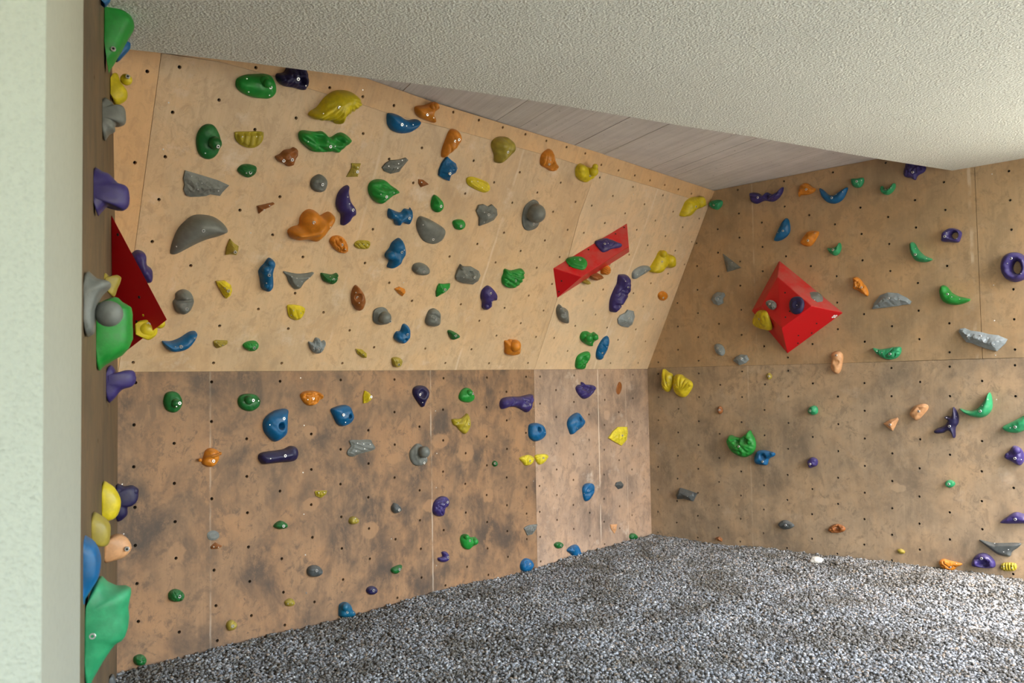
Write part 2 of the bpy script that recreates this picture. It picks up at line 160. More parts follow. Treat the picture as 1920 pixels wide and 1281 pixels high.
O|K|facet|55|-2505,657 -2505,696 -2492,740 -2462,727 -2398,733 -2327,711 -2300,681 -2306,644 -2342,617 -2394,618 -2435,619 -2493,638|-2383,677|-2462,688 -2466,666|n -2410,688 17 18;b -2486,722 15 30|grey rocky hold with broken ledges in the middle of the overhang
O|G|dome|60|-2091,742 -2025,737 -1937,758 -1913,722 -1910,671 -1953,625 -2006,615 -2065,634 -2091,674 -2090,707|-2007,682||r 20 34 3.5;n -2022,730 19 10|green claw-like hold with overlapping folds, right of the grey rocky hold
O|P|dome|50|-2202,615 -2153,602 -2097,560 -2093,522 -2127,512 -2119,479 -2155,447 -2188,462 -2203,499 -2229,531 -2236,580|-2191,576|-2164,521|b -2172,480 22 25|purple three-lobed hold below the green claw-like hold
O|M|facet|30|-4012,174 -4000,182 -3937,181 -3932,165 -3951,151 -3983,137 -4003,150||-4000,174 -3970,164|r 30 60 3.0|tiny olive striped wedge hold low on the overhang, left of a green half-dome hold
O|G|dome|40|-3842,154 -3823,176 -3781,183 -3758,170 -3757,144 -3782,126 -3812,129|-3793,156|-3782,171||green half-dome hold low on the overhang, right of a tiny olive striped wedge
O|B|dome|55|-4279,168 -4266,170 -4232,171 -4191,191 -4152,223 -4121,228 -4115,210 -4129,172 -4161,136 -4202,119 -4235,122 -4261,142|-4201,161|-4227,158 -4138,207||blue banana-shaped hold low on the overhang's left, right of the red volume
O|A|dome|45|-3445,185 -3415,181 -3406,209 -3380,206 -3367,186 -3342,195 -3339,163 -3362,124 -3389,116 -3420,139 -3436,162|-3390,159|-3422,158|n -3402,186 14 12|small grey cup-shaped hold with pointed rim low on the overhang
O|L|facet|30|-3109,146 -3063,142 -3023,118 -3016,89 -3041,89 -3091,117||-3104,140 -3061,120|r 60 60 3.0|tiny yellow-striped wedge hold low on the overhang, below right of the grey cup hold
O|M|dome|35|-2817,87 -2782,94 -2740,79 -2735,44 -2759,27 -2791,34 -2810,61|-2772,54|||small pale olive hold just above the bend line, under the blue kidney hold
O|D|dome|35|-2426,283 -2404,289 -2354,274 -2317,255 -2344,232 -2375,226 -2407,255|-2371,262|-2387,266||small dark green seed hold low on the overhang, between grey egg and orange ball
O|O|dome|50|-1873,224 -1844,229 -1823,239 -1741,227 -1702,184 -1700,135 -1751,118 -1826,129 -1848,172||-1731,165|b -1794,206 44 40|orange hold with a smooth brown ball low on the overhang beside the panel seam
O|G|dome|45|-1068,280 -1059,317 -1003,326 -948,310 -916,321 -864,291 -862,264 -898,242 -894,205 -961,215 -1038,245|-962,251||b -1017,287 33 50;b -949,299 27 50|green hold with two round knobs, left above the blue lens-shaped hold
O|G|dome|45|-1013,60 -1017,113 -972,145 -899,155 -873,114 -882,60 -896,11 -981,12||-940,49|n -957,100 23 20;t -1028,70 -1007,134 -930,151 12 8.0|green curled hold lowest on the overhang's right part, just above the bend
O|B|dome|40|-732,294 -693,246 -687,181 -708,98 -753,90 -790,125 -805,190 -781,266|-762,160|-738,216||blue lens-shaped hold low on the overhang's right, beside the two-knob green hold
O|P|dome|80|-866,790 -850,805 -761,806 -717,750 -695,689 -711,615 -756,549 -794,501 -825,514 -862,595 -859,678 -848,730|-785,730|-833,772|t -801,759 -801,687 -820,634 11 -15.0|long purple carrot-shaped hold below right of the red wedge volume
O|K|dome|55|-1435,526 -1391,507 -1342,495 -1305,447 -1287,397 -1302,384 -1369,404 -1415,442 -1445,489|-1379,474|-1435,503|n -1392,462 18 10|grey rough hold just left-below the red wedge volume's lower tip
O|A|facet|40|-681,441 -667,474 -613,498 -596,526 -515,519 -471,472 -468,406 -511,377 -600,385 -653,404|-566,460|-600,429|n -561,474 24 10|grey-blue rocky fan hold below the long purple carrot hold
O|O|dome|30|-253,691 -210,711 -147,698 -118,667 -145,635 -198,632 -246,659|-204,662|||small round orange hold near the overhang's right edge, under the yellow knobbly hold
O|O|dome|60|-1099,829 -1088,855 -1040,864 -1024,836 -1036,800 -1077,791||||rightmost orange hold peeking out beneath the red wedge volume
O|N|dome|60|-1225,769 -1202,786 -1116,793 -1082,773 -1122,748 -1178,741||||brown-orange hold peeking out beneath the middle of the red wedge volume
O|M|dome|50|-1281,720 -1247,739 -1208,730 -1207,708 -1242,701||||small olive hold peeking out beneath the red wedge volume's lower edge
R|P|dome|55|1019,2799 1040,2810 1089,2797 1128,2772 1163,2791 1205,2769 1244,2776 1274,2803 1297,2808 1287,2769 1252,2729 1204,2712 1136,2730 1076,2716 1037,2732 1023,2766|1104,2754|1201,2753|n 1178,2761 20 20|long dark purple bow-shaped hold at the right wall's top left
R|O|dome|45|1419,2765 1445,2805 1487,2807 1522,2774 1550,2752 1529,2729 1484,2719 1434,2723 1419,2716|1492,2754||r 20 36 2.5|orange shell-like hold near the right wall's top, left of the blue smile
R|B|dome|45|1582,2751 1610,2733 1644,2697 1687,2681 1740,2707 1783,2725 1787,2707 1755,2648 1711,2623 1668,2624 1625,2648 1591,2697|1683,2659|1716,2679 1763,2691||blue smile-shaped hold near the right wall's top
R|T|dome|40|1817,2779 1860,2776 1902,2774 1905,2742 1883,2712 1850,2711 1825,2731|1867,2749|1897,2753|n 1882,2727 8 5|small green trapezoid hold high on the right wall, right of the blue smile
R|T|dome|45|2020,2676 2035,2691 2050,2663 2074,2659 2098,2684 2119,2697 2121,2667 2097,2635 2064,2623 2029,2642|2060,2655|2080,2659 2103,2661||small green cupped hold high on the right wall, left below the purple hold at soffit
R|P|dome|55|2203,2853 2253,2851 2305,2825 2326,2772 2323,2753 2310,2739 2271,2722 2255,2695 2225,2714 2191,2728 2180,2755 2196,2813|2252,2744||n 2295,2766 14 12;r 60 30 2.0|purple star-like hold half hidden under the white soffit edge
R|B|dome|50|1313,2567 1335,2537 1339,2473 1317,2432 1269,2406 1221,2402 1212,2418 1243,2477 1278,2536|1301,2467|1260,2459||blue half-moon hold standing upright on the right wall above the red pyramid
R|O|dome|50|1422,2369 1447,2410 1484,2441 1529,2442 1564,2427 1545,2384 1508,2337 1471,2330 1435,2346|1495,2368|1546,2418||orange oval hold pointing up right, beside the blue half-moon hold
R|T|dome|45|1626,2296 1639,2299 1674,2295 1700,2309 1718,2328 1727,2293 1711,2252 1680,2237 1642,2260|1681,2276||n 1694,2286 10 8|small green beaked hold right of the orange oval hold, above the pyramid
R|K|facet|25|763,2358 920,2228 795,2206 786,2246 774,2304||846,2275|r 80 60 1.5|flat grey triangular shard hold on the right wall, left above the red pyramid
R|T|dome|55|2205,2255 2221,2270 2239,2255 2260,2212 2296,2168 2344,2139 2325,2125 2280,2124 2235,2143 2210,2194|2253,2175|2249,2217 2321,2141||green crescent hold right of the small green beaked hold
R|P|dome|60|2410,2269 2417,2304 2447,2328 2479,2331 2518,2314 2533,2289 2523,2251 2508,2232 2461,2239 2411,2250|2445,2273|2454,2298 2510,2253|h 2472,2284 2485,2298 2503,2299 2515,2283 2511,2265 2494,2257 2478,2267|small purple ring hold with a round opening near the panel seam
R|P|dome|80|2837,2127 2875,2113 2905,2076 2914,2027 2904,1980 2876,1946 2830,1937 2788,1958 2763,1998 2758,2047 2770,2095 2800,2121|2831,2082|2809,2053 2880,1982|h 2851,2069 2865,2053 2872,2023 2865,1994 2847,1988 2829,2005 2826,2031 2837,2060|large purple ring hold cut by the photo's right edge
R|O|dome|45|1807,2060 1832,2067 1857,2046 1876,2015 1896,1989 1909,1946 1902,1921 1869,1941 1833,1969 1804,1984 1810,2021|1871,1984|1833,1994|n 1850,2004 11 8|orange boot-shaped hold right above the red pyramid's right tip
R|A|facet|50|1933,1828 1949,1868 1992,1919 2048,1936 2111,1925 2172,1888 2199,1861 2189,1842 2139,1842 2108,1836 2068,1835 2013,1830|2061,1890|2131,1876|r 60 22 2.0|grey faceted half-moon hold right of the red pyramid
R|G|dome|55|2382,1910 2392,1945 2407,1955 2432,1941 2456,1904 2497,1874 2546,1858 2568,1847 2552,1831 2495,1817 2438,1824 2396,1854|2442,1888|2468,1868 2514,1850||bright green crescent hold right of the grey faceted half-moon hold
R|A|facet|60|2493,1638 2500,1656 2529,1659 2560,1642 2615,1631 2669,1613 2723,1603 2775,1575 2760,1545 2712,1500 2658,1516 2611,1536 2570,1557 2536,1566 2509,1606|2627,1600|2553,1602 2708,1543 2669,1586|n 2572,1598 13 10;n 2667,1571 13 8|long grey rocky hold just above the right wall's bend line
R|T|dome|45|1927,1551 1970,1541 2018,1543 2081,1553 2118,1548 2115,1507 2086,1476 2039,1465 1991,1479 1948,1513|2057,1503|1965,1526 2001,1515||green boat-shaped hold just above the right wall's bend line
R|C|dome|45|1629,1515 1652,1535 1690,1534 1711,1504 1705,1453 1690,1394 1668,1372 1642,1382 1622,1421 1630,1472|1677,1506||n 1674,1454 18 9|pale orange upright foot-like hold crossing the right wall's bend line
R|A|facet|40|665,2031 703,2052 761,2042 771,2018 749,1991 753,1958 710,1942 668,1959 648,1994|717,1991|735,2010|n 719,1992 14 8|grey rough disc hold left of the red pyramid, near the overhang's side edge
R|A|dome|35|662,1613 689,1633 731,1619 753,1581 750,1548 723,1533 676,1560|709,1595|729,1568||small grey-blue oval hold above the bend line, nearer the corner of two
R|A|facet|40|829,1490 854,1522 895,1539 946,1533 964,1495 933,1468 882,1454|915,1506||n 928,1501 11 6|small grey-blue half-round hold resting just above the bend line, below the pyramid
R|Y|dome|60|161,1399 174,1441 214,1413 254,1392 264,1343 245,1284 215,1245 174,1255 152,1304||225,1324|f 233,1255 14 3.5|yellow maned hold nearest the corner, left one of a touching pair
R|Y|dome|60|277,1377 334,1391 384,1361 434,1331 449,1293 420,1244 374,1201 317,1206 278,1245 266,1304||314,1302|f 352,1235 20 3.5;b 438,1302 14 30|yellow maned hold right one of the touching pair by the corner
R|M|dome|25|1131,1389 1150,1373 1151,1352 1129,1335 1113,1351 1109,1371|1137,1362|||tiny olive screw-on hold just below the right wall's bend line
R|N|dome|30|698,1129 716,1112 718,1084 697,1063 677,1082 675,1110|701,1097|||tiny dark brown hold on the right wall below the yellow maned pair
R|T|dome|40|1437,1107 1461,1134 1492,1138 1509,1117 1504,1082 1472,1069 1441,1081|1466,1102|||small round green hold mid right wall, alone below the bend line
R|C|dome|45|2161,1089 2190,1138 2243,1158 2277,1150 2279,1123 2248,1083 2209,1046 2179,1062|2232,1109||t 2188,1099 2227,1139 2272,1143 10 8.0|pale orange oval hold with pinkish ends, above right of the orange triangle hold
R|C|facet|35|1982,1017 2030,1047 2078,1062 2084,1048 2060,999 2043,970 2013,989|2037,1013|||small pale orange triangular hold left of the purple starfish hold
R|V|dome|50|2440,1139 2456,1117 2469,1079 2466,1033 2447,1001 2445,947 2433,934 2417,970 2396,981 2370,964 2326,959 2314,974 2334,994 2379,1015 2402,1047 2384,1062 2392,1078 2424,1078 2433,1109|2421,1012|2403,1067|b 2457,1072 11 30|dark navy purple starfish-like hold with three arms on the lower right wall
R|T|dome|60|2477,1129 2505,1122 2547,1115 2589,1134 2625,1180 2658,1236 2672,1195 2671,1135 2649,1097 2614,1074 2566,1073 2511,1095|2615,1115|2627,1151 2659,1190||large green horn-shaped crescent hold right of the navy starfish hold
R|T|dome|55|2725,1013 2767,1040 2807,1063 2847,1089 2887,1116 2905,1087 2883,1028 2843,994 2797,978 2745,987|2809,1018|2780,1012||green curved hold cut by the photo's right edge, below the large horn crescent
R|G|dome|70|756,832 766,879 787,898 828,886 879,883 920,912 956,940 971,918 994,873 1000,819 975,764 914,729 854,735 793,769|891,815|861,817|n 861,854 21 20;n 929,859 23 20;r 25 34 1.5|large green hold with two hollows and two pointed ears on the lower right wall
R|B|dome|50|991,737 1022,783 1072,790 1120,783 1158,772 1152,749 1108,725 1092,679 1048,675 995,687|1074,705||n 1075,741 20 22;b 1146,768 13 30|blue hollowed hold touching the large green two-eared hold
R|P|dome|45|1459,756 1487,746 1496,722 1485,695 1459,683 1441,675 1424,694 1420,724 1435,746|1454,708|||small purple-grey round hold right of the blue hollowed hold
R|S|facet|50|262,378 303,442 371,431 464,409 424,341 391,346 346,356 278,346||396,383|n 443,400 10 8|dark slate block hold on the lower right wall near the corner
R|S|dome|35|1169,229 1196,260 1234,269 1280,251 1295,231 1259,206 1203,199|1241,236|||slate grey lens-shaped hold low on the right wall
R|N|dome|35|1558,234 1585,266 1628,282 1671,271 1684,248 1665,229 1618,215 1574,215||1630,249|n 1629,244 20 12|brown-orange lip-shaped hold low on the right wall, right of the slate lens hold
R|N|facet|25|622,66 660,79 683,63 679,42 643,45||||tiny rust-brown chip hold at the right wall's foot, nearest the corner
R|P|dome|55|2731,835 2760,866 2784,896 2814,889 2835,861 2841,819 2828,785 2809,774 2773,795 2736,814|2800,821|2830,814|b 2806,868 26 35;b 2752,837 15 25|knobbly purple hold at the photo's right edge below the curved green hold
R|T|dome|30|2367,628 2380,647 2405,653 2429,639 2424,617 2399,602 2374,609|2398,628|||tiny green oval hold alone low on the right wall
R|P|dome|50|2691,400 2729,442 2775,476 2819,472 2848,454 2854,421 2795,407|2785,438|||smooth purple-blue wedge hold at the photo's right edge above the slate bracket
R|S|slab|30|2563,277 2598,274 2644,267 2698,273 2796,285 2788,259 2749,225 2737,194 2695,193 2657,205 2612,237||2707,222 2734,240 2652,266|n 2655,264 12 6|slate grey pointed bracket hold low at the right edge of the photo
R|P|dome|55|2512,123 2534,169 2574,195 2616,188 2646,154 2650,121 2629,105 2570,99 2519,102|2582,167||n 2585,131 27 30|purple-blue bowl hold at the right wall's foot, below the slate bracket
R|L|slab|25|2680,119 2697,147 2765,153 2763,110 2714,99 2687,103||2703,128 2748,126|r 85 60 3.0|olive striped block hold lowest at the right wall's foot, beside the purple bowl
R|O|dome|40|2311,99 2337,125 2378,119 2446,111 2450,101 2417,79 2400,57 2367,50 2330,66|2385,82|2424,109|t 2326,113 2384,121 2448,111 7 8.0|orange half-buried-looking hold at the right wall's foot left of the purple bowl
R|M|dome|20|2041,148 2066,158 2092,145 2087,127 2056,124||||tiny olive chip hold at the right wall's foot, between rust-brown and orange holds
B|D|dome|35|-4193,1343 -4167,1333 -4149,1307 -4144,1279 -4157,1250 -4180,1235 -4205,1238 -4228,1253 -4239,1282 -4237,1310 -4225,1335|-4181,1282|-4195,1266|b -4191,1282 24 35|leftmost green disc hold with a knob, just below the bend line
B|D|dome|35|-3771,1320 -3733,1314 -3711,1295 -3705,1271 -3719,1244 -3749,1226 -3782,1227 -3815,1241 -3833,1265 -3834,1292 -3815,1315|-3774,1284|-3728,1280|b -3788,1286 25 35|dark green wide disc hold with a small knob, second from left below the bend
B|O|dome|40|-3449,1298 -3436,1319 -3399,1328 -3340,1323 -3302,1302 -3303,1280 -3324,1273 -3341,1252 -3383,1241 -3424,1258|-3382,1283|-3418,1278|t -3453,1306 -3404,1320 -3354,1316 -3320,1295 7 12.0;r 85 40 1.5|brown-orange cap-shaped hold with a ribbed upper rim below the bend line
B|B|dome|70|-3542,1227 -3542,1182 -3546,1119 -3560,1078 -3615,1050 -3661,1084 -3684,1120 -3686,1161 -3664,1194 -3622,1220 -3583,1229|-3595,1178|-3670,1147|n -3606,1135 14 40|larger blue pocket hold with a finger hole, directly above the purple sausage hold
B|B|dome|60|-3246,1213 -3217,1227 -3159,1239 -3119,1227 -3100,1193 -3091,1159 -3116,1126 -3170,1112 -3205,1131 -3230,1176|-3191,1181|-3173,1137|n -3140,1169 10 30|blue pocket hold with a small finger hole, right of the larger blue pocket hold
B|V|dome|60|-3717,972 -3705,992 -3667,999 -3606,1001 -3559,1005 -3519,1020 -3487,1010 -3477,975 -3487,944 -3511,932 -3575,933 -3637,932 -3690,933 -3709,951|-3584,972|-3672,963|t -3715,994 -3623,997 -3521,1007 6 8.0|dark purple sausage-shaped hold with a flat ledge on the lower left wall
B|O|dome|40|-4038,974 -4028,1003 -4017,1031 -3990,1042 -3959,1030 -3948,1016 -3949,977 -3969,949 -3997,943 -4031,958|-3991,975||t -4071,981 -4014,999 -3941,1013 6 20.0;b -4055,985 10 20;b -3951,1011 9 30;b -3991,1010 24 20|orange planet-like hold with a slanting brim on the lower left wall
B|K|slab|25|-3114,1025 -3041,1023 -2967,1020 -2949,999 -2928,968 -2949,954 -3015,944 -3061,936 -3097,927 -3131,941 -3128,967 -3105,991||-3072,1006 -3026,998 -3019,969 -3083,960 -2979,992|r 20 40 1.5|flat torn grey plate hold with several screws on the lower wall
B|K|dome|30|-2584,971 -2615,962 -2651,928 -2655,889 -2632,848 -2596,829 -2544,832 -2512,854 -2522,895 -2547,953|-2551,845|-2530,876|b -2581,919 38 60;t -2617,950 -2628,896 -2588,845 9 8.0|grey hold with a ball on a hooded base, on the lower back wall
B|Y|facet|35|-3013,1242 -3013,1287 -3001,1320 -2975,1309 -2947,1282 -2957,1263 -2985,1245|-2977,1281|||small yellow wedge hold below the bend line, above the flat grey plate
B|V|dome|50|-2548,1203 -2584,1236 -2620,1285 -2619,1325 -2583,1343 -2530,1339 -2499,1310 -2502,1274 -2527,1230|-2578,1285|-2566,1234|n -2571,1292 22 18|dark purple teardrop hold hanging point-down just below the bend line
B|G|dome|40|-2223,1267 -2203,1300 -2168,1320 -2127,1315 -2093,1280 -2087,1246 -2123,1221 -2181,1225 -2216,1241|-2141,1280||b -2153,1286 23 35|green round hold with a small nub, right of the dark purple teardrop
B|L|dome|45|-2291,1110 -2265,1116 -2214,1115 -2173,1134 -2152,1146 -2139,1120 -2128,1077 -2146,1036 -2176,1008 -2221,1035 -2249,1062 -2277,1076|-2166,1077|-2256,1091|f -2168,1138 12 3.5|yellow ragged-winged hold below the green round hold with a nub
B|P|dome|60|-1832,1203 -1806,1238 -1729,1249 -1637,1247 -1571,1254 -1503,1261 -1497,1229 -1519,1166 -1554,1130 -1600,1146 -1666,1171 -1743,1175 -1814,1163|-1567,1186|-1591,1209|n -1611,1196 23 10|long purple trumpet-shaped hold left of the lower wall's panel seam
B|P|dome|50|-985,1290 -961,1319 -922,1323 -914,1343 -868,1322 -781,1316 -761,1286 -791,1246 -879,1207 -948,1240||-918,1298|n -862,1297 32 30;n -917,1300 22 20|purple heart-shaped bowl hold on the paler lower panel
B|B|dome|55|-1538,982 -1534,1027 -1513,1044 -1458,1048 -1396,1029 -1367,981 -1371,944 -1427,916 -1482,915 -1529,945||-1412,975|n -1466,999 15 35|light blue pocket hold sitting on the lower wall's panel seam
B|B|dome|55|-978,1105 -932,1074 -900,1033 -919,995 -990,965 -1054,938 -1080,975 -1097,1024 -1070,1070||-1027,987|n -979,1050 16 35|light blue pointed pocket hold on the paler lower panel, below the purple bowl
B|F|facet|50|-587,882 -523,934 -454,966 -333,959 -326,912 -346,851 -417,810 -493,840|-451,895||f -440,960 16 2.5|bright yellow ribbed wedge hold on the paler lower panel
B|F|dome|35|-1637,803 -1560,820 -1506,806 -1496,778 -1521,748 -1575,744 -1608,769|-1566,780|||small yellow triangular hold left of the panel seam, left of a pair
B|F|dome|35|-1472,808 -1410,815 -1347,808 -1333,784 -1377,750 -1426,738 -1459,766|-1412,786||f -1421,814 12 2.0|small yellow ribbed hold right of the panel seam, right of a pair
B|D|dome|25|-1892,805 -1873,793 -1871,773 -1891,763 -1911,775 -1913,794|-1905,787|||tiny dark green hold left of the small yellow pair
B|B|dome|45|-925,470 -924,518 -884,544 -806,536 -791,495 -817,448 -865,410 -904,414||-922,472|t -842,531 -898,498 -924,433 11 -12.0;t -836,482 -907,465 8 -8.0|blue creased oval hold low on the paler lower panel
B|S|facet|30|-507,490 -489,514 -429,516 -396,489 -414,460 -465,457||||tiny dark slate stone hold on the paler lower panel near the corner
B|L|facet|25|-3358,743 -3352,751 -3277,745 -3284,724 -3318,706 -3352,721||-3343,739 -3305,736|r 85 60 3.0|tiny yellow striped wedge hold in the middle left of the lower wall
B|S|dome|35|-2808,587 -2783,615 -2744,591 -2733,563 -2755,550 -2789,554|-2769,572|||small dark grey-purple pointed hold left of the bean-shaped purple hold
B|P|dome|50|-2470,531 -2453,585 -2404,612 -2355,605 -2339,572 -2351,541 -2373,527 -2385,488 -2417,484 -2455,501|-2379,576|-2409,564 -2417,505||purple bean-shaped hold with a dusty grey top on the lower wall
B|M|dome|30|-3125,548 -3112,569 -3085,570 -3059,551 -3065,529 -3094,524 -3116,530||-3095,561 -3087,545||tiny olive cap hold above left of a pale round patch
B|G|dome|40|-2229,302 -2217,333 -2177,336 -2137,309 -2091,302 -2086,255 -2121,244 -2162,229 -2208,253|-2176,295||b -2118,279 23 30;b -2204,324 17 40|green hold with two small nubs low on the lower wall
B|P|dome|30|-2428,218 -2390,220 -2395,249 -2362,248 -2340,220 -2346,188 -2385,182 -2423,197|-2365,214|||small purple crescent hold below the purple bean hold
B|D|dome|30|-2815,204 -2797,220 -2738,226 -2739,203 -2769,177 -2798,182|-2770,206|||small dark green leaf hold low on the wall between purple round and purple crescent holds
B|V|dome|30|-2964,136 -2938,126 -2925,107 -2933,88 -2962,83 -2989,93 -3003,114 -2992,132|-2966,113|||small dark purple round hold near the gravel, right of the blue nosed hold
B|S|dome|40|-3366,330 -3337,318 -3318,295 -3323,271 -3350,261 -3388,267 -3412,287 -3412,315 -3395,328|-3375,304|||brown-grey pebble hold low on the left half of the lower wall
B|E|dome|55|-3202,20 -3197,69 -3162,80 -3131,63 -3114,30 -3096,5 -3119,-16 -3167,-10 -3198,4|-3171,30|-3127,16|b -3178,57 22 35|teal blue nose-shaped hold touching the gravel line
B|B|dome|45|-1585,78 -1542,59 -1521,26 -1537,-5 -1575,-21 -1624,-11 -1648,14 -1647,47 -1622,72|-1586,40||n -1611,56 14 10|blue oval hold standing at the gravel line in the middle
B|B|dome|45|-1130,61 -1092,86 -1022,91 -995,58 -982,20 -1004,-8 -1053,-4 -1087,28||-1092,58 -1037,27|b -1094,65 20 20|blue lumpy hold at the gravel line, rightmost blue one on the lower back wall
B|D|dome|30|-1276,125 -1249,142 -1202,135 -1181,111 -1203,91 -1250,97|-1227,117|||small dark green pebble hold left above the rightmost blue hold at the gravel
B|D|dome|30|-326,45 -308,71 -259,67 -223,40 -236,13 -294,16||||tiny dark green hold at the foot of the inner corner
B|K|facet|30|-1605,294 -1580,307 -1543,311 -1463,306 -1481,268 -1519,240 -1570,239||-1534,292 -1560,285|f -1540,319 12 2.0|small grey ribbed hold low beside the lower wall's panel seam
B|C|facet|20|-584,185 -491,174 -503,132 -528,104 -566,140||-550,153||tiny tan triangular hold low on the paler panel, pointing down
B|D|dome|35|-3624,588 -3606,604 -3580,610 -3548,592 -3545,568 -3585,563 -3616,576|-3583,584|||small green drop hold pointing left, low on the left half of the wall
B|N|facet|20|-3990,530 -3964,547 -3926,523 -3955,513 -3988,517||-3979,528 -3956,524||tiny brown triangular chip hold under a dark grey hold mark
B|D|dome|40|-4176,347 -4151,334 -4136,310 -4151,284 -4185,285 -4210,300 -4213,330 -4198,345|-4172,313|||dark green dome hold with a worn cap low on the far left
B|M|dome|30|-3876,129 -3853,113 -3847,93 -3864,75 -3893,77 -3905,101 -3897,123|-3882,101|||olive pebble hold just above the gravel on the left half
B|M|dome|25|-3526,173 -3502,159 -3497,137 -3518,127 -3549,137 -3557,161||-3546,149 -3525,148||tiny olive cap hold right above the olive pebble, near the gravel
B|D|dome|35|-4355,66 -4334,53 -4325,30 -4338,12 -4366,15 -4384,34 -4382,60||-4357,37||dark green hold lowest in the far left corner at the gravel
B|K|slab|6|-4004,604 -3976,611 -3948,597 -3942,574 -3962,560 -3994,564 -4008,584||||flat grey worn plate around a bolt hole, above the tiny brown chip
B|N|slab|5|-446,1238 -459,1274 -422,1333 -388,1325 -381,1288 -412,1237||||small brown oval wood plug set in the paler lower panel
O|P|dome|60|-4507,588 -4498,616 -4477,627 -4447,613 -4434,565 -4402,538 -4400,487 -4431,475 -4475,512||||purple knobbly hold half hidden behind the left red volume
VT|P|dome|30|292,167 326,168 385,149 414,117 435,76 453,38 421,32 362,55 314,60 281,75 281,118|328,107|356,98||purple beaked hold on the red wedge volume's upper face
VT|G|slab|30|-3,164 30,172 77,154 117,121 122,80 95,46 53,37 22,65 -8,109|72,105|40,128||green disc hold on the red wedge volume's upper face
PF|K|dome|30|-13,238 13,251 42,234 57,194 43,167 15,163 -6,187|21,209|25,177||small grey rough hold on the red pyramid's front face
PF|V|dome|35|224,130 245,103 245,59 221,24 189,8 151,18 128,49 129,89 153,128 187,144||194,67|n 195,67 20 10|purple round disc hold on the red pyramid's front face
PT|K|facet|30|226,114 211,159 217,221 265,221 303,201 340,153 343,93 292,77|283,152|319,86||grey rough hold on the red pyramid's sloping upper right face
PL|Y|dome|50|90,12 147,54 250,84 285,40 296,-17 275,-73 181,-99 80,-115 35,-91 29,-54|202,15|||yellow leaf-like hold on the red pyramid's lower left side
"""
SIDE_HOLDS="""
G|-1201|9|9,2799 23,2788 23,2772 72,2734 98,2702 87,2662 55,2592 18,2524 11,2529||30,2571|large smooth green wedge hold at the top of the left wall
B|-943|4|31,2641 65,2682 76,2705 72,2738 56,2740 34,2685|||dark blue hold peeking out behind the green wedge at the left wall's top
B|-1512|3|13,2664 29,2667 33,2644 23,2626 14,2623|||small blue hold cut by the photo's top edge above the green wedge
Y|-810|5|12,2623 26,2636 37,2605 60,2575 60,2543 42,2521 14,2515|58,2618 23;37,2547 20|65,2619|olive knobbly hold on the left wall, between the green wedge and grey knob hold
K|-1308|6|0,2367 29,2363 39,2350 63,2354 73,2336 71,2299 57,2287 40,2287 39,2265 21,2254 2,2233|||grey hold with a dark round knob high on the left wall
P|-1725|6|-1,2027 22,2021 41,2014 65,1989 85,1983 96,1965 95,1927 80,1908 56,1914 37,1920 18,1898 8,1889 3,1931|79,1946 18;53,1970 20;25,1994 20||large purple lobed hold on the left wall, just above the left red volume
M|-1169|4|1,1783 19,1768 31,1769 43,1776 55,1766 51,1746 42,1726 34,1699 22,1702 18,1735 -2,1758|46,1764 9||olive forked hold behind the big grey ball, before the left red volume
K|-2053|9|3,1674 29,1659 55,1653 60,1640 40,1618 25,1574 23,1521 12,1508 3,1511 -1,1574|56,1567 35||largest grey ball hold on a flared base, nearest on the left wall
G|-1545|9|-2,1615 0,1446 7,1425 21,1440 93,1495 101,1587 99,1622 93,1631 71,1645 52,1660 13,1644|||large flat green hold behind the grey ball on the left wall
Y|-694|4|89,1609 105,1640 119,1647 150,1648 175,1613 168,1583 140,1563 119,1577 98,1590|133,1670 17;134,1609 39;161,1648 18;186,1633 21|142,1627|yellow hold with round knobs bolted on the left red volume
P|-1000|5|1,1435 18,1452 39,1421 65,1434 95,1429 101,1396 87,1372 52,1359 27,1326 3,1318|82,1404 20;43,1392 24||purple segmented hold on the left wall at the bend line, under the red volume
Y|-1245|5|0,1036 20,1035 42,1013 59,970 48,923 26,907 2,915|||yellow smooth hold on the left wall, beside the dark purple clawed hold
V|-187|4|0,915 36,909 72,911 95,889 94,842 72,816 51,810 47,774 16,748 2,770|76,883 22;69,840 20;29,784 19||dark purple clawed hold in the left corner beside the yellow smooth hold
M|-1749|5|0,1002 21,996 44,974 49,944 42,909 21,906 2,923|||olive hollow hold on the left wall, below the yellow smooth one
C|-1065|5|-2,789 13,819 47,829 75,808 87,775 70,745 30,734 0,733||74,778|pale orange stump hold on the left wall right of the olive hollow hold
B|-2026|7|-11,993 0,983 24,963 37,926 36,881 25,856 1,818 -8,808|||large blue hold on the left wall half hidden by the white pier
T|-1959|8|-3,708 8,816 33,859 50,843 75,829 107,821 106,768 97,695 72,675 42,634 18,592 3,576||18,718|largest green hold, a big scooped wedge at the lower left by the pier
S|-717|3|-1,172 2,209 14,216 23,195 23,168|||small slate hold at the photo's bottom edge on the left wall
"""
SIDE_VOLUME={'T': (-1.6395, 3.451, 2.0802), 'B': (-1.7242, 3.6522, 1.4804), 'P': (-1.4106, 3.4563, 1.6413), 'Q': (-1.8009, 3.8345, 1.75)}
STONE=(2.138, 6.081)
TWIG=((2.385, 4.517), (2.498, 4.549))
PIER=((-1.0291, 2.02, 1.483), (-0.6929, 1.25, 1.4428))

# ------------------------------------------------------------------ helpers
def frame_matrix(key):
    o, u, v, n = [Vector(a) for a in FRAMES[key]]
    m = Matrix((u, v, n)).transposed().to_4x4()
    m.translation = o
    return m

def pts(text, k=0.001):
    return [tuple(float(v) * k for v in t.split(',')) for t in text.split()]

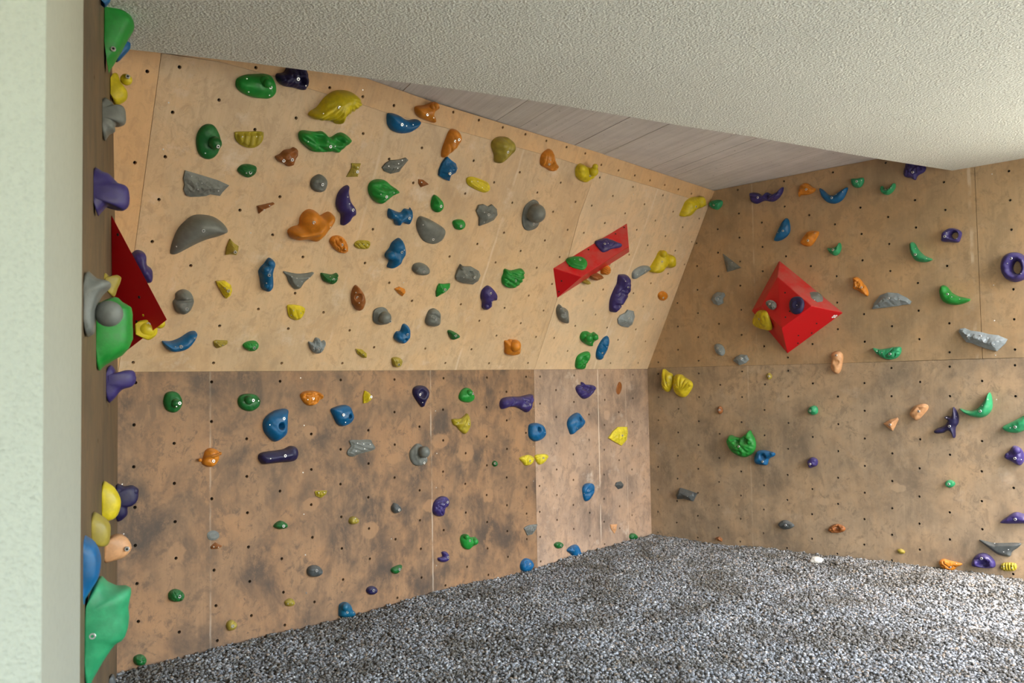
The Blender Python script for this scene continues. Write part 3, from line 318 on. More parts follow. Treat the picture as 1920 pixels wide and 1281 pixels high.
def link(name, data, mat=None, parent=None, matrix=None):
    o = bpy.data.objects.new(name, data)
    COL.objects.link(o)
    if mat is not None and data is not None and not data.materials:
        for m in (mat if isinstance(mat, (list, tuple)) else [mat]):
            data.materials.append(m)
    if parent is not None:
        o.parent = parent
    if matrix is not None:
        o.matrix_local = matrix
    return o

def tag(o, label=None, cat=None, group=None, kind=None):
    for k, v in (('label', label), ('category', cat), ('group', group), ('kind', kind)):
        if v:
            o[k] = v
    return o

def mesh_from(name, verts, faces, smooth=False, matidx=None):
    me = bpy.data.meshes.new(name)
    me.from_pydata([tuple(v) for v in verts], [], faces)
    if smooth:
        me.polygons.foreach_set('use_smooth', [True] * len(me.polygons))
    if matidx:
        me.polygons.foreach_set('material_index', matidx)
    me.update()
    return me

# ------------------------------------------------------------------ materials
class N:
    """small helper around a node tree"""
    def __init__(self, name):
        self.m = bpy.data.materials.new(name)
        self.m.use_nodes = True
        self.t = self.m.node_tree
        self.b = self.t.nodes['Principled BSDF']
    def n(self, kind, **kw):
        nd = self.t.nodes.new('ShaderNode' + kind)
        for k, v in kw.items():
            if k.startswith('_'):
                setattr(nd, k[1:], v)
            else:
                nd.inputs[k.replace('__', ' ')].default_value = v
        return nd
    def l(self, a, b):
        self.t.links.new(a, b)
    def coord(self, scale=(1, 1, 1), loc=(0, 0, 0), out='Object'):
        tc = self.n('TexCoord'); mp = self.n('Mapping')
        mp.inputs['Scale'].default_value = scale
        mp.inputs['Location'].default_value = loc
        self.l(tc.outputs[out], mp.inputs['Vector'])
        return mp.outputs['Vector']
    def noise(self, vec, scale, detail=4.0, rough=0.55, dist=0.0):
        nd = self.n('TexNoise')
        nd.inputs['Scale'].default_value = scale
        nd.inputs['Detail'].default_value = detail
        nd.inputs['Roughness'].default_value = rough
        nd.inputs['Distortion'].default_value = dist
        self.l(vec, nd.inputs['Vector'])
        return nd.outputs['Fac']
    def ramp(self, fac, a, b, lo=0.0, hi=1.0):
        nd = self.n('MapRange')
        nd.interpolation_type = 'SMOOTHSTEP'
        nd.inputs['From Min'].default_value = a
        nd.inputs['From Max'].default_value = b
        nd.inputs['To Min'].default_value = lo
        nd.inputs['To Max'].default_value = hi
        self.l(fac, nd.inputs['Value'])
        return nd.outputs['Result']
    def mix(self, fac, a, b, mode='MIX'):
        nd = self.n('Mix'); nd.data_type = 'RGBA'; nd.blend_type = mode
        for sock, v in ((nd.inputs[0], fac), (nd.inputs[6], a), (nd.inputs[7], b)):
            if hasattr(v, 'links'):
                self.l(v, sock)
            elif isinstance(v, (tuple, list)):
                sock.default_value = (*v[:3], 1.0)
            else:
                sock.default_value = v
        return nd.outputs[2]
    def math(self, op, a, b=None):
        nd = self.n('Math'); nd.operation = op
        for i, v in enumerate((a, b)):
            if v is None:
                continue
            if hasattr(v, 'links'):
                self.l(v, nd.inputs[i])
            else:
                nd.inputs[i].default_value = v
        return nd.outputs[0]
    def bump(self, height, strength=0.3, dist=0.002):
        nd = self.n('Bump')
        nd.inputs['Strength'].default_value = strength
        nd.inputs['Distance'].default_value = dist
        self.l(height, nd.inputs['Height'])
        self.l(nd.outputs['Normal'], self.b.inputs['Normal'])
    def set(self, **kw):
        for k, v in kw.items():
            s = self.b.inputs[k.replace('_', ' ')]
            if hasattr(v, 'links'):
                self.l(v, s)
            elif isinstance(v, (tuple, list)):
                s.default_value = (*v[:3], 1.0)
            else:
                s.default_value = v

def plywood(name, light, dark, grime=(0.1, 0.08, 0.065), amount=0.5, streak=0.3, patches=(), lines=(), seed=0.0, rough=0.6, lo=0.46, hi=0.66, chalk=0.0, low_scuff=None):
    w = N(name)
    base = w.coord(loc=(seed, seed * 0.7, 0))
    grain = w.noise(w.coord(scale=(46, 1.1, 1), loc=(seed, 0, 0)), 1.6, 6.0, 0.7, 0.8)
    figure = w.noise(w.coord(scale=(2.6, 0.7, 1), loc=(0, seed, 0)), 2.2, 4.0, 0.6, 1.6)
    c = w.mix(w.ramp(grain, 0.25, 0.75, 0.35, 0.85), dark, light)
    c = w.mix(w.ramp(figure, 0.35, 0.7, 0.0, 0.5), c, tuple(a * 0.78 for a in light))
    big = w.noise(base, 1.7, 9.0, 0.62, 0.4)
    mid = w.noise(w.coord(scale=(1, 0.55, 1), loc=(3 + seed, 1, 0)), 5.5, 8.0, 0.7, 0.3)
    fine = w.noise(w.coord(scale=(26, 2.2, 1)), 3.0, 6.0, 0.7)
    mott = w.noise(w.coord(scale=(1, 0.8, 1), loc=(seed, 5, 0)), 17.0, 12.0, 0.8, 0.6)
    g = w.math('MULTIPLY', w.ramp(big, lo, hi), w.ramp(mid, 0.28, 0.62))
    g = w.math('MAXIMUM', g, w.math('MULTIPLY', w.ramp(mott, 0.47, 0.62), 0.7))
    g = w.math('MULTIPLY', g, amount)
    s = w.math('MULTIPLY', w.ramp(fine, 0.5, 0.72), streak)
    g = w.math('MAXIMUM', g, w.math('MULTIPLY', s, w.ramp(big, lo - 0.1, hi)))
    scr = w.noise(w.coord(scale=(1.2, 0.8, 1), loc=(seed * 2, 7, 0)), 4.5, 12.0, 0.74, 0.6)
    drip = w.noise(w.coord(scale=(60, 1.3, 1), loc=(seed, 2, 0)), 1.0, 5.0, 0.65)
    g = w.math('MAXIMUM', g, w.math('MULTIPLY', w.ramp(scr, 0.52, 0.60), amount * 0.55))
    g = w.math('MULTIPLY', g, w.ramp(w.noise(w.coord(scale=(1, 0.7, 1), loc=(1, seed, 0)), 8.0, 12.0, 0.78), 0.36, 0.50, 0.45, 1.0))
    g = w.math('MAXIMUM', g, w.math('MULTIPLY', w.ramp(drip, 0.60, 0.70), streak * 0.5))
    specks = w.math('MULTIPLY', w.ramp(w.noise(base, 38.0, 3.0, 0.6), 0.66, 0.74), amount * 0.8)
    g = w.math('MAXIMUM', g, specks)
    if patches:
        sep = w.n('SeparateXYZ'); tc = w.n('TexCoord')
        wob = w.noise(w.coord(), 22.0, 3.0)
        w.l(tc.outputs['Object'], sep.inputs[0])
        tot = None
        for (px, py, rx, ry) in patches:
            dx = w.math('DIVIDE', w.math('SUBTRACT', sep.outputs[0], px), rx)
            dy = w.math('DIVIDE', w.math('SUBTRACT', sep.outputs[1], py), ry)
            d = w.math('ADD', w.math('MULTIPLY', dx, dx), w.math('MULTIPLY', dy, dy))
            d = w.math('ADD', d, w.math('MULTIPLY', w.math('SUBTRACT', wob, 0.5), 2.2))
            k = w.ramp(d, 0.7, 1.35, 1.0, 0.0)
            tot = k if tot is None else w.math('MAXIMUM', tot, k)
        g = w.math('MULTIPLY', g, w.math('SUBTRACT', 1.0, w.math('MULTIPLY', tot, 0.7)))
        c = w.mix(w.math('MULTIPLY', tot, 0.12), c, tuple(min(1, a * 1.2) for a in light))
    hue = w.ramp(w.noise(w.coord(scale=(1, 0.8, 1), loc=(seed, 11, 0)), 3.2, 10.0, 0.72, 0.5), 0.42, 0.6)
    c = w.mix(w.math('MULTIPLY', hue, 0.45), c, (light[0] * 1.06, light[1] * 0.94, light[2] * 0.80))
    c = w.mix(g, c, grime)
    for (lx, width, f) in lines:
        sep = w.n('SeparateXYZ'); tc = w.n('TexCoord')
        w.l(tc.outputs['Object'], sep.inputs[0])
        wob = w.math('MULTIPLY', w.math('SUBTRACT', w.noise(w.coord(), 7.0, 3.0), 0.5), width * 1.6)
        d = w.math('ABSOLUTE', w.math('ADD', w.math('SUBTRACT', sep.outputs[0], lx), wob))
        k = w.math('MULTIPLY', w.ramp(d, width * 0.4, width, f, 0.0), w.ramp(w.noise(w.coord(scale=(1, 0.6, 1)), 6.0, 3.0), 0.38, 0.6))
        c = w.mix(k, c, (0.78, 0.66, 0.52))
    if chalk:
        ch = w.math('MULTIPLY', w.ramp(w.noise(w.coord(loc=(9, seed, 0)), 4.2, 8.0, 0.7), 0.55, 0.75), chalk)
        c = w.mix(ch, c, (0.72, 0.62, 0.52))
    w.set(Base_Color=c, Roughness=rough)
    w.b.inputs['Specular IOR Level'].default_value = 0.35
    w.bump(w.math('ADD', grain, fine), 0.25, 0.0006)
    return w.m

def hold_material(name, col, rough=0.42, dust=0.22, spec=0.4):
    w = N(name)
    v = w.coord()
    a = w.noise(v, 26.0, 5.0, 0.6)
    b = w.noise(v, 90.0, 3.0, 0.6)
    grey = tuple(0.5 * x + 0.12 for x in (0.5, 0.46, 0.42))
    c = w.mix(w.ramp(a, 0.35, 0.7), tuple(x * 0.82 for x in col), tuple(min(1, x * 1.12) for x in col))
    geo = w.n('NewGeometry'); sep = w.n('SeparateXYZ')
    w.l(geo.outputs['Normal'], sep.inputs[0])
    top = w.math('MULTIPLY', w.ramp(sep.outputs[2], 0.25, 0.95), dust)     # chalk and dust settle on upward faces
    worn = w.math('MULTIPLY', w.ramp(w.noise(v, 14.0, 6.0, 0.7), 0.5, 0.75), dust * 0.5)
    grey = tuple(0.55 * y + 0.45 * x for x, y in zip(col, (0.36, 0.33, 0.29)))
    c = w.mix(w.math('MAXIMUM', top, worn), c, grey)
    w.set(Base_Color=c, Roughness=w.ramp(a, 0.3, 0.7, rough - 0.08, rough + 0.16))
    w.b.inputs['Specular IOR Level'].default_value = spec
    w.bump(w.math('ADD', a, b), 0.35, 0.0012)
    return w.m

COLOURS = {
    'G': (0.012, 0.235, 0.030), 'D': (0.008, 0.125, 0.025), 'T': (0.022, 0.270, 0.110),
    'Y': (0.600, 0.470, 0.012), 'L': (0.380, 0.300, 0.020), 'M': (0.330, 0.255, 0.035), 'F': (0.680, 0.560, 0.030),
    'B': (0.0012, 0.100, 0.260), 'E': (0.004, 0.105, 0.200), 'P': (0.036, 0.024, 0.140), 'V': (0.014, 0.011, 0.060),
    'O': (0.580, 0.200, 0.014), 'C': (0.580, 0.300, 0.140), 'N': (0.270, 0.090, 0.020),
    'K': (0.150, 0.160, 0.150), 'A': (0.220, 0.255, 0.275), 'S': (0.075, 0.085, 0.088),
}
CNAME = {'G': 'green', 'D': 'dark_green', 'T': 'teal_green', 'Y': 'yellow', 'L': 'olive_yellow', 'M': 'olive', 'F': 'bright_yellow',
         'B': 'blue', 'E': 'teal_blue', 'P': 'purple', 'V': 'navy', 'O': 'orange', 'C': 'pale_orange', 'N': 'brown_orange',
         'K': 'grey', 'A': 'blue_grey', 'S': 'slate'}
HM = {k: hold_material('resin_' + CNAME[k], v) for k, v in COLOURS.items()}

def simple(name, col, rough=0.5, metal=0.0):
    w = N(name)
    k = w.noise(w.coord(), 60.0, 3.0)
    w.set(Base_Color=w.mix(w.ramp(k, 0.3, 0.7), tuple(x * 0.85 for x in col), col), Roughness=rough, Metallic=metal)
    return w.m
M_STEEL = simple('zinc_steel', (0.72, 0.72, 0.72), 0.28, 0.75)
M_DARK = simple('dark_socket', (0.02, 0.018, 0.016), 0.7)
M_NUT = simple('tee_nut_steel', (0.05, 0.042, 0.034), 0.5, 0.4)
M_WHITE = simple('white_sticker', (0.85, 0.85, 0.85), 0.5)

def red_paint():
    w = N('red_paint')
    v = w.coord(out='Object')
    a = w.noise(v, 9.0, 7.0, 0.7)
    geo = w.n('NewGeometry'); sep = w.n('SeparateXYZ')
    w.l(geo.outputs['Normal'], sep.inputs[0])
    up = w.ramp(sep.outputs[2], 0.1, 0.7)
    wear = w.math('MULTIPLY', w.ramp(a, 0.3, 0.62), w.math('MULTIPLY', up, 0.5))
    c = w.mix(wear, (0.55, 0.0025, 0.008), (0.40, 0.17, 0.14))
    w.set(Base_Color=c, Roughness=0.42)
    w.bump(w.noise(v, 160.0, 2.0), 0.12, 0.0006)
    return w.m
M_RED = red_paint()

def stucco(name, col, scale=95.0, depth=0.004, strength=0.9):
    w = N(name)
    v = w.coord()
    a = w.noise(v, scale, 3.0, 0.6)
    b = w.n('TexVoronoi'); b.inputs['Scale'].default_value = scale * 0.9
    w.l(v, b.inputs['Vector'])
    c = w.mix(w.ramp(w.noise(v, 1.4, 5.0), 0.3, 0.7), tuple(x * 0.95 for x in col), col)
    h = w.math('ADD', a, w.math('MULTIPLY', b.outputs['Distance'], 0.7))
    c = w.mix(w.ramp(h, 0.45, 1.0, 0.16, 0.0), c, tuple(x * 0.55 for x in col))
    w.set(Base_Color=c, Roughness=0.92)
    w.bump(h, strength, depth)
    return w.m
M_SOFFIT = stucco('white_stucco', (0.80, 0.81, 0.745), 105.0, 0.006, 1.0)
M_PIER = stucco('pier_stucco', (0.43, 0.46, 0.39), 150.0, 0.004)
M_JAMB_SHADED = stucco('pier_reveal_shaded_plaster', (0.36, 0.36, 0.29), 60.0, 0.001, 0.2)  # smooth plaster of the reveal, its shade put into the darker colour

M_REAR_BLOCKER = stucco('rear_blocker_render', (0.16, 0.16, 0.13), 30.0, 0.005)  # kept dark so the added rear wall returns little fill light

def concrete():
    w = N('board_formed_concrete')
    # the board grain runs along the local Y axis of the ceiling strips
    long_ = w.noise(w.coord(scale=(22, 0.55, 1)), 1.5, 6.0, 0.65, 0.4)
    thin = w.noise(w.coord(scale=(30, 0.5, 1)), 1.2, 6.0, 0.7, 1.0)
    blot = w.noise(w.coord(), 3.0, 7.0, 0.65)
    c = w.mix(w.ramp(long_, 0.3, 0.7), (0.64, 0.61, 0.585), (0.78, 0.75, 0.735))
    c = w.mix(w.ramp(blot, 0.4, 0.7, 0, 0.45), c, (0.50, 0.48, 0.49))
    c = w.mix(w.ramp(thin, 0.66, 0.72, 0.0, 0.7), c, (0.20, 0.17, 0.15))
    pores = w.ramp(w.noise(w.coord(), 45.0, 3.0), 0.68, 0.74, 0.0, 0.7)
    c = w.mix(pores, c, (0.12, 0.11, 0.1))
    w.set(Base_Color=c, Roughness=0.8)
    w.bump(w.math('ADD', long_, thin), 0.5, 0.003)
    return w.m
M_CONC = concrete()

def gravel_bed():
    w = N('gravel_bed')
    v = w.coord()
    vo = w.n('TexVoronoi'); vo.inputs['Scale'].default_value = 80.0
    w.l(v, vo.inputs['Vector'])
    c = w.mix(w.ramp(vo.outputs['Distance'], 0.0, 0.6), (0.22, 0.21, 0.19), (0.05, 0.045, 0.035))
    w.set(Base_Color=c, Roughness=0.95)
    w.bump(vo.outputs['Distance'], 0.8, 0.01)
    return w.m
M_BED = gravel_bed()

def pebbles():
    w = N('pebble_stone')
    oi = w.n('ObjectInfo')
    geo = w.n('NewGeometry')
    cr = w.n('ValToRGB')
    e = cr.color_ramp.elements
    e[0].position = 0.0; e[0].color = (0.07, 0.068, 0.062, 1)
    e[1].position = 1.0; e[1].color = (0.55, 0.57, 0.58, 1)
    for p, col in ((0.25, (0.15, 0.155, 0.155)), (0.5, (0.24, 0.255, 0.27)), (0.74, (0.34, 0.36, 0.39)), (0.88, (0.29, 0.23, 0.17)), (0.95, (0.42, 0.43, 0.44))):
        x = e.new(p); x.color = (*col, 1)
    w.l(oi.outputs['Random'], cr.inputs[0])
    drift = w.noise(w.coord(out='Object'), 1.0, 2.0)
    n_ = w.n('TexNoise'); n_.inputs['Scale'].default_value = 2.6; n_.inputs['Detail'].default_value = 7.0; n_.inputs['Roughness'].default_value = 0.62
    w.l(geo.outputs['Position'], n_.inputs['Vector'])
    # broad noise patches tint some of the pebbles dark brown
    c = w.mix(w.ramp(n_.outputs['Fac'], 0.38, 0.56, 0.62, 0.0), cr.outputs[0], (0.085, 0.07, 0.045))
    w.set(Base_Color=c, Roughness=0.75)
    return w.m
M_PEBBLE = pebbles()

def lawn():
    w = N('pale_yard')
    v = w.coord()
    a = w.noise(v, 3.0, 8.0, 0.7)
    b = w.noise(v, 60.0, 4.0, 0.7)
    c = w.mix(w.ramp(a, 0.3, 0.7), (0.34, 0.34, 0.27), (0.52, 0.50, 0.42))
    c = w.mix(w.ramp(b, 0.4, 0.7, 0, 0.5), c, (0.26, 0.28, 0.18))
    w.set(Base_Color=c, Roughness=0.95)
    w.bump(b, 0.8, 0.03)
    return w.m
M_LAWN = lawn()

M_PLY_BACK = plywood('plywood_lower_back', (0.36, 0.205, 0.105), (0.25, 0.14, 0.072), grime=(0.055, 0.042, 0.034), amount=0.92, streak=0.6, patches=PALE_BACK, lines=((-3.99, 0.007, 0.2), (-2.47, 0.007, 0.35)), seed=2.0, lo=0.33, hi=0.60)
M_PLY_CORNER = plywood('plywood_pale_corner', (0.48, 0.335, 0.24), (0.34, 0.23, 0.16), grime=(0.12, 0.09, 0.075), amount=0.8, streak=0.45, patches=PALE_BACK[7:11], lines=((-0.70, 0.006, 0.8), (-0.33, 0.004, 0.4)), seed=5.0, lo=0.38, hi=0.62, chalk=0.55)
M_PLY_OVER = plywood('plywood_overhang', (0.63, 0.455, 0.29), (0.49, 0.34, 0.20), grime=(0.24, 0.165, 0.10), amount=0.5, streak=0.25, lines=((-2.25, 0.012, 0.35), (-3.3, 0.012, 0.25), (-0.75, 0.014, 0.4)), seed=8.0, chalk=0.5, lo=0.45, hi=0.72)
M_PLY_OVER2 = plywood('plywood_overhang_pale', (0.69, 0.52, 0.35), (0.57, 0.41, 0.26), grime=(0.30, 0.22, 0.15), amount=0.45, streak=0.3, lines=((-0.75, 0.012, 0.4),), seed=31.0, chalk=0.6, lo=0.45, hi=0.72)
M_PLY_STRIP = plywood('plywood_top_strip', (0.68, 0.44, 0.235), (0.52, 0.31, 0.15), grime=(0.28, 0.17, 0.09), amount=0.35, streak=0.25, seed=11.0, lo=0.5, hi=0.75)
M_PLY_RIGHT = plywood('plywood_right_upper', (0.50, 0.345, 0.20), (0.37, 0.25, 0.142), grime=(0.13, 0.10, 0.065), amount=0.5, streak=0.3, lines=((1.03, 0.007, 0.25), (2.59, 0.014, 0.45)), seed=14.0, lo=0.40, hi=0.66, chalk=0.15)
M_PLY_RIGHT_LOW = plywood('plywood_right_lower', (0.48, 0.355, 0.235), (0.36, 0.26, 0.17), grime=(0.13, 0.105, 0.08), amount=0.8, streak=0.4, patches=PALE_RIGHT, lines=((0.95, 0.006, 0.2),), seed=17.0, lo=0.36, hi=0.64, chalk=0.2)
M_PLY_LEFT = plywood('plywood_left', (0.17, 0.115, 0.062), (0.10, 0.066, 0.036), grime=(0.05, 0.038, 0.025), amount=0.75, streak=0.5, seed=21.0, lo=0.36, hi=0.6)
M_BACKING = simple('dark_light_seal', (0.05, 0.035, 0.025), 0.9)

# ------------------------------------------------------------------ the setting
def tee_nut_mesh():
    vs, fs = [], []
    k = 10
    for (r, z) in ((0.0115, -0.0145), (0.0072, -0.0145), (0.0066, -0.032)):
        for i in range(k):
            a = 2 * math.pi * i / k
            vs.append((r * math.cos(a), r * math.sin(a), z))
    for ring in range(2):
        for i in range(k):
            j = (i + 1) % k
            fs.append((ring * k + i, ring * k + j, (ring + 1) * k + j, (ring + 1) * k + i))
    fs.append(tuple(2 * k + i for i in range(k)))
    return mesh_from('tee_nut', vs, fs)
NUT_MESH = tee_nut_mesh(); NUT_MESH.materials.append(M_NUT)

def disc_mesh(name, r, z0, z1, bevel, k=12, hole=0.0):
    vs, fs, mi = [], [], []
    rings = [(r, z0), (r, z1 - bevel), (r - bevel, z1)]
    if hole:
        rings += [(hole, z1), (hole * 0.9, z1 - 0.004)]
    for (rr, z) in rings:
        for i in range(k):
            a = 2 * math.pi * i / k
            vs.append((rr * math.cos(a), rr * math.sin(a), z))
    for ring in range(len(rings) - 1):
        for i in range(k):
            j = (i + 1) % k
            fs.append((ring * k + i, ring * k + j, (ring + 1) * k + j, (ring + 1) * k + i))
            mi.append(1 if hole and ring == 3 else 0)
    fs.append(tuple((len(rings) - 1) * k + i for i in range(k)))
    mi.append(1 if hole else 0)
    return mesh_from(name, vs, fs, matidx=mi)
BOLT_MESH = disc_mesh('bolt', 0.0088, -0.006, 0.0022, 0.0012, 12, 0.0042)
BOLT_MESH.materials.append(M_STEEL); BOLT_MESH.materials.append(M_DARK)
SCREW_MESH = disc_mesh('screw', 0.0036, -0.003, 0.0012, 0.0010, 8)
SCREW_MESH.materials.append(M_STEEL)

def area2(poly):
    return sum(poly[i][0] * poly[(i + 1) % len(poly)][1] - poly[(i + 1) % len(poly)][0] * poly[i][1] for i in range(len(poly)))

def sheet(name, poly, holes, mat, parent, matrix, thick=0.015, hole_r=0.0085):
    """a sheet of plywood with real drilled holes; its front face lies at local z = 0"""
    P = list(poly)
    if area2(P) < 0:
        P.reverse()
    verts = [Vector(p) for p in P]
    loops = [list(range(len(P)))]
    k = 10
    for (hx, hy) in holes:
        s = len(verts)
        verts += [Vector((hx + hole_r * math.cos(-2 * math.pi * i / k), hy + hole_r * math.sin(-2 * math.pi * i / k))) for i in range(k)]
        loops.append(list(range(s, s + k)))
    edges = [(lp[i], lp[(i + 1) % len(lp)]) for lp in loops for i in range(len(lp))]
    v2, e2, f2, _, _, _ = delaunay_2d_cdt(verts, edges, [], 2, 1e-6)
    vs = [(v.x, v.y, 0.0) for v in v2]
    bm = bmesh.new()
    bv = [bm.verts.new(v) for v in vs]
    for f in f2:
        try:
            bm.faces.new([bv[i] for i in f])
        except ValueError:
            pass
    # drop the faces that fill the drilled holes
    hs = [Vector(h) for h in holes]
    kill = []
    for f in bm.faces:
        c = f.calc_center_median()
        if len(hs) and min((c.x - h.x) ** 2 + (c.y - h.y) ** 2 for h in hs) < (hole_r * 0.97) ** 2 and all(
                min(((v.co.x - h.x) ** 2 + (v.co.y - h.y) ** 2) ** 0.5 for h in hs) < hole_r * 1.05 for v in f.verts):
            kill.append(f)
    bmesh.ops.delete(bm, geom=kill, context='FACES')
    bmesh.ops.recalc_face_normals(bm, faces=bm.faces)
    if sum(f.normal.z * f.calc_area() for f in bm.faces) < 0:
        bmesh.ops.reverse_faces(bm, faces=bm.faces)
    border = [e for e in bm.edges if len(e.link_faces) == 1]
    r = bmesh.ops.extrude_edge_only(bm, edges=border)
    for v in [g for g in r['geom'] if isinstance(g, bmesh.types.BMVert)]:
        v.co.z -= thick
    me = bpy.data.meshes.new(name)
    bm.to_mesh(me); bm.free()
    o = link(name, me, mat, parent, matrix)
    for (hx, hy) in holes:
        link('tee_nut', NUT_MESH, None, o, Matrix.Translation((hx, hy, 0)))
    return o

def add_screws(o, key):
    for (x, y) in pts(SCREWS[key]):
        link('screw', SCREW_MESH, None, o, Matrix.Translation((x, y, 0)))

def wall(name, label):
    w = bpy.data.objects.new(name, None)
    COL.objects.link(w)
    return tag(w, label, None, None, 'structure')

def tinted(mat):
    return mat

def backing(name, key, poly, parent, off=0.045):  # added unseen shell behind the panels, stops light leaking through the gaps
    m = frame_matrix(key)
    P = list(poly)
    if area2(P) < 0:
        P.reverse()
    n = len(P)
    vs = [(x, y, -off) for x, y in P] + [(x, y, -off - 0.12) for x, y in P]
    fs = [tuple(range(n)), tuple(reversed(range(n, 2 * n)))] + [(i, i + n, (i + 1) % n + n, (i + 1) % n) for i in range(n)]
    return link(name, mesh_from(name, vs, fs), M_BACKING, parent, m)

MB, MO, MR, ML = (frame_matrix(k) for k in 'BORL')
wb = wall('wall_back', 'plywood climbing wall at the back, upright below and leaning forward above the bend')
p = sheet('plywood_panel', PANELS['B1'], pts(NUTS['B1']), M_PLY_BACK, wb, MB)
p['label'] = 'large stained brown lower plywood panel of the back wall'
add_screws(p, 'B')
p = sheet('plywood_panel', PANELS['B2'], pts(NUTS['B2']), M_PLY_CORNER, wb, MB)
p['label'] = 'paler chalky lower plywood panel beside the inner corner'
p = sheet('plywood_panel', PANELS['O1'], pts(NUTS['O1']), M_PLY_OVER, wb, MO)
p['label'] = 'largest pale overhanging plywood panel'
add_screws(p, 'O')
p = sheet('plywood_panel', PANELS['O2'], pts(NUTS['O2']), M_PLY_OVER2, wb, MO)
p['label'] = 'right-hand pale overhanging plywood panel beside the corner'
p = sheet('plywood_panel', PANELS['O3'], pts(NUTS['O3']), M_PLY_STRIP, wb, MO)
p['label'] = 'long orange-toned plywood strip along the top of the overhang'
p = sheet('plywood_panel', PANELS['O4'], pts(NUTS['O4']), M_PLY_STRIP, wb, MO)
p['label'] = 'short orange-toned plywood strip at the overhang top right'
p = sheet('plywood_panel', PANELS['O0'], pts(NUTS['O0']), M_PLY_STRIP, wb, MO)
p['label'] = 'narrow wedge-shaped plywood filler at the left of the overhang'
backing('light_seal_backing', 'B', [(-4.6, -0.12), (0.1, -0.12), (0.1, 3.2), (-4.6, 3.2)], wb)
backing('light_seal_backing', 'O', [(-4.6, 0.02), (0.0, 0.02), (0.0, 1.62), (-4.6, 1.62)], wb)

wr = wall('wall_right', 'plywood climbing wall on the right with a horizontal bend line')
p = sheet('plywood_panel', PANELS['R1'], pts(NUTS['R1']), M_PLY_RIGHT_LOW, wr, MR)
p['label'] = 'long lower plywood panel of the right wall'
add_screws(p, 'R')
p = sheet('plywood_panel', PANELS['R2'], pts(NUTS['R2']), M_PLY_RIGHT, wr, MR)
p['label'] = 'upper plywood panel of the right wall nearest the corner'
p = sheet('plywood_panel', PANELS['R3'], pts(NUTS['R3']), M_PLY_RIGHT, wr, MR)
p['label'] = 'upper plywood panel of the right wall at the photo edge'
backing('light_seal_backing', 'R', [(-0.05, -0.12), (3.42, -0.12), (3.42, 2.95), (-0.05, 2.95)], wr)

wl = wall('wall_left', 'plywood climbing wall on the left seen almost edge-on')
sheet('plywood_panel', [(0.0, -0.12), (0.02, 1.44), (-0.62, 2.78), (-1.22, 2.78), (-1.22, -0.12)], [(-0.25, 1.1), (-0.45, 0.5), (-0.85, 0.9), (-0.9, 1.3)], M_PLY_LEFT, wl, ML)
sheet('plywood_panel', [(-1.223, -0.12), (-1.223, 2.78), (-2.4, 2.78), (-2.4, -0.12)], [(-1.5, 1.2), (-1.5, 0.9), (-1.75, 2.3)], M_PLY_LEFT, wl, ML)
backing('light_seal_backing', 'L', [(0.02, -0.12), (0.02, 1.44), (-0.60, 2.85), (-2.4, 2.85), (-2.4, -0.12)], wl)

def prism_z(name, poly, z0, z1, mat, kind='structure', label=None, parent=None):
    P = list(poly)
    if area2(P) < 0:
        P.reverse()
    n = len(P)
    vs = [(x, y, z0) for x, y in P] + [(x, y, z1) for x, y in P]
    fs = [tuple(reversed(range(n))), tuple(range(n, 2 * n))] + [(i, (i + 1) % n, (i + 1) % n + n, i + n) for i in range(n)]
    o = link(name, mesh_from(name, vs, fs), mat, parent)
    return tag(o, label, None, None, kind) if parent is None else o

# white plastered soffit, its inner edge very slightly bowed
se = [(x, y) for x, y, z in SOFFIT_EDGE]
ex, ey = se[-1][0] - se[0][0], se[-1][1] - se[0][1]
el = math.hypot(ex, ey); ex, ey = ex / el, ey / el
left = (se[0][0] - 3.0 * ex, se[0][1] - 3.0 * ey)
right = (se[-1][0] + 0.85 * ex, se[-1][1] + 0.85 * ey)
ZS = SOFFIT_EDGE[0][2]
bk = 6.2
left = (se[0][0] - 3.4 * ex, se[0][1] - 3.4 * ey)
soff = [left] + se + [right, (3.75, 4.6), (3.2, -3.0), (-4.6, -2.8)]
prism_z('ceiling', soff, ZS, 3.4, M_SOFFIT, label='white roughcast plastered soffit crossing overhead')

# board-formed concrete slab behind it: strips as the boards left them
cc, cn = Vector(CEILING[0]), Vector(CEILING[1])
slab = bpy.data.objects.new('ceiling', None); COL.objects.link(slab)
tag(slab, 'grey board-marked concrete slab above the overhanging wall', None, None, 'structure')
E_ = Vector((ex, ey, 0)); D_ = Vector((-ey, ex, 0)); Nz = E_.cross(D_)
slab.matrix_world = Matrix((E_, D_, Vector((0, 0, 1)))).transposed().to_4x4()
rng = random.Random(4)
joints = [-2.6]
marks = [2.40, 2.905, 3.405, 3.897]
x = -2.6
while x < 6.6:
    x += rng.choice([0.16, 0.22, 0.3, 0.42])
    joints.append(x)
joints = [j for j in joints if min(abs(j - m) for m in marks) > 0.07] + marks
joints.sort()
s0 = Vector((se[0][0], se[0][1], 0)).dot(D_)
cam_xy = Vector((0, 0, 0))
for a, b in zip(joints[:-1], joints[1:]):
    dz = rng.uniform(0.0, 0.003)
    g = 0.0035 if (a in marks) else 0.0015
    vs, fs = [], []
    y0, y1 = s0 - 0.35, s0 + 5.2
    for yy in (y0, y1):
        for xx in (a + g, b - 0.001):
            w = E_ * xx + D_ * yy
            z = cc.z - (cn.x * (w.x - cc.x) + cn.y * (w.y - cc.y)) + dz
            vs.append((xx, yy, z)); vs.append((xx, yy, z + 0.25))
    fs = [(0, 4, 6, 2), (1, 3, 7, 5), (0, 2, 3, 1), (4, 5, 7, 6), (0, 1, 5, 4), (2, 6, 7, 3)]
    link('concrete_board_mark', mesh_from('concrete_board_mark', vs, fs), M_CONC, slab)

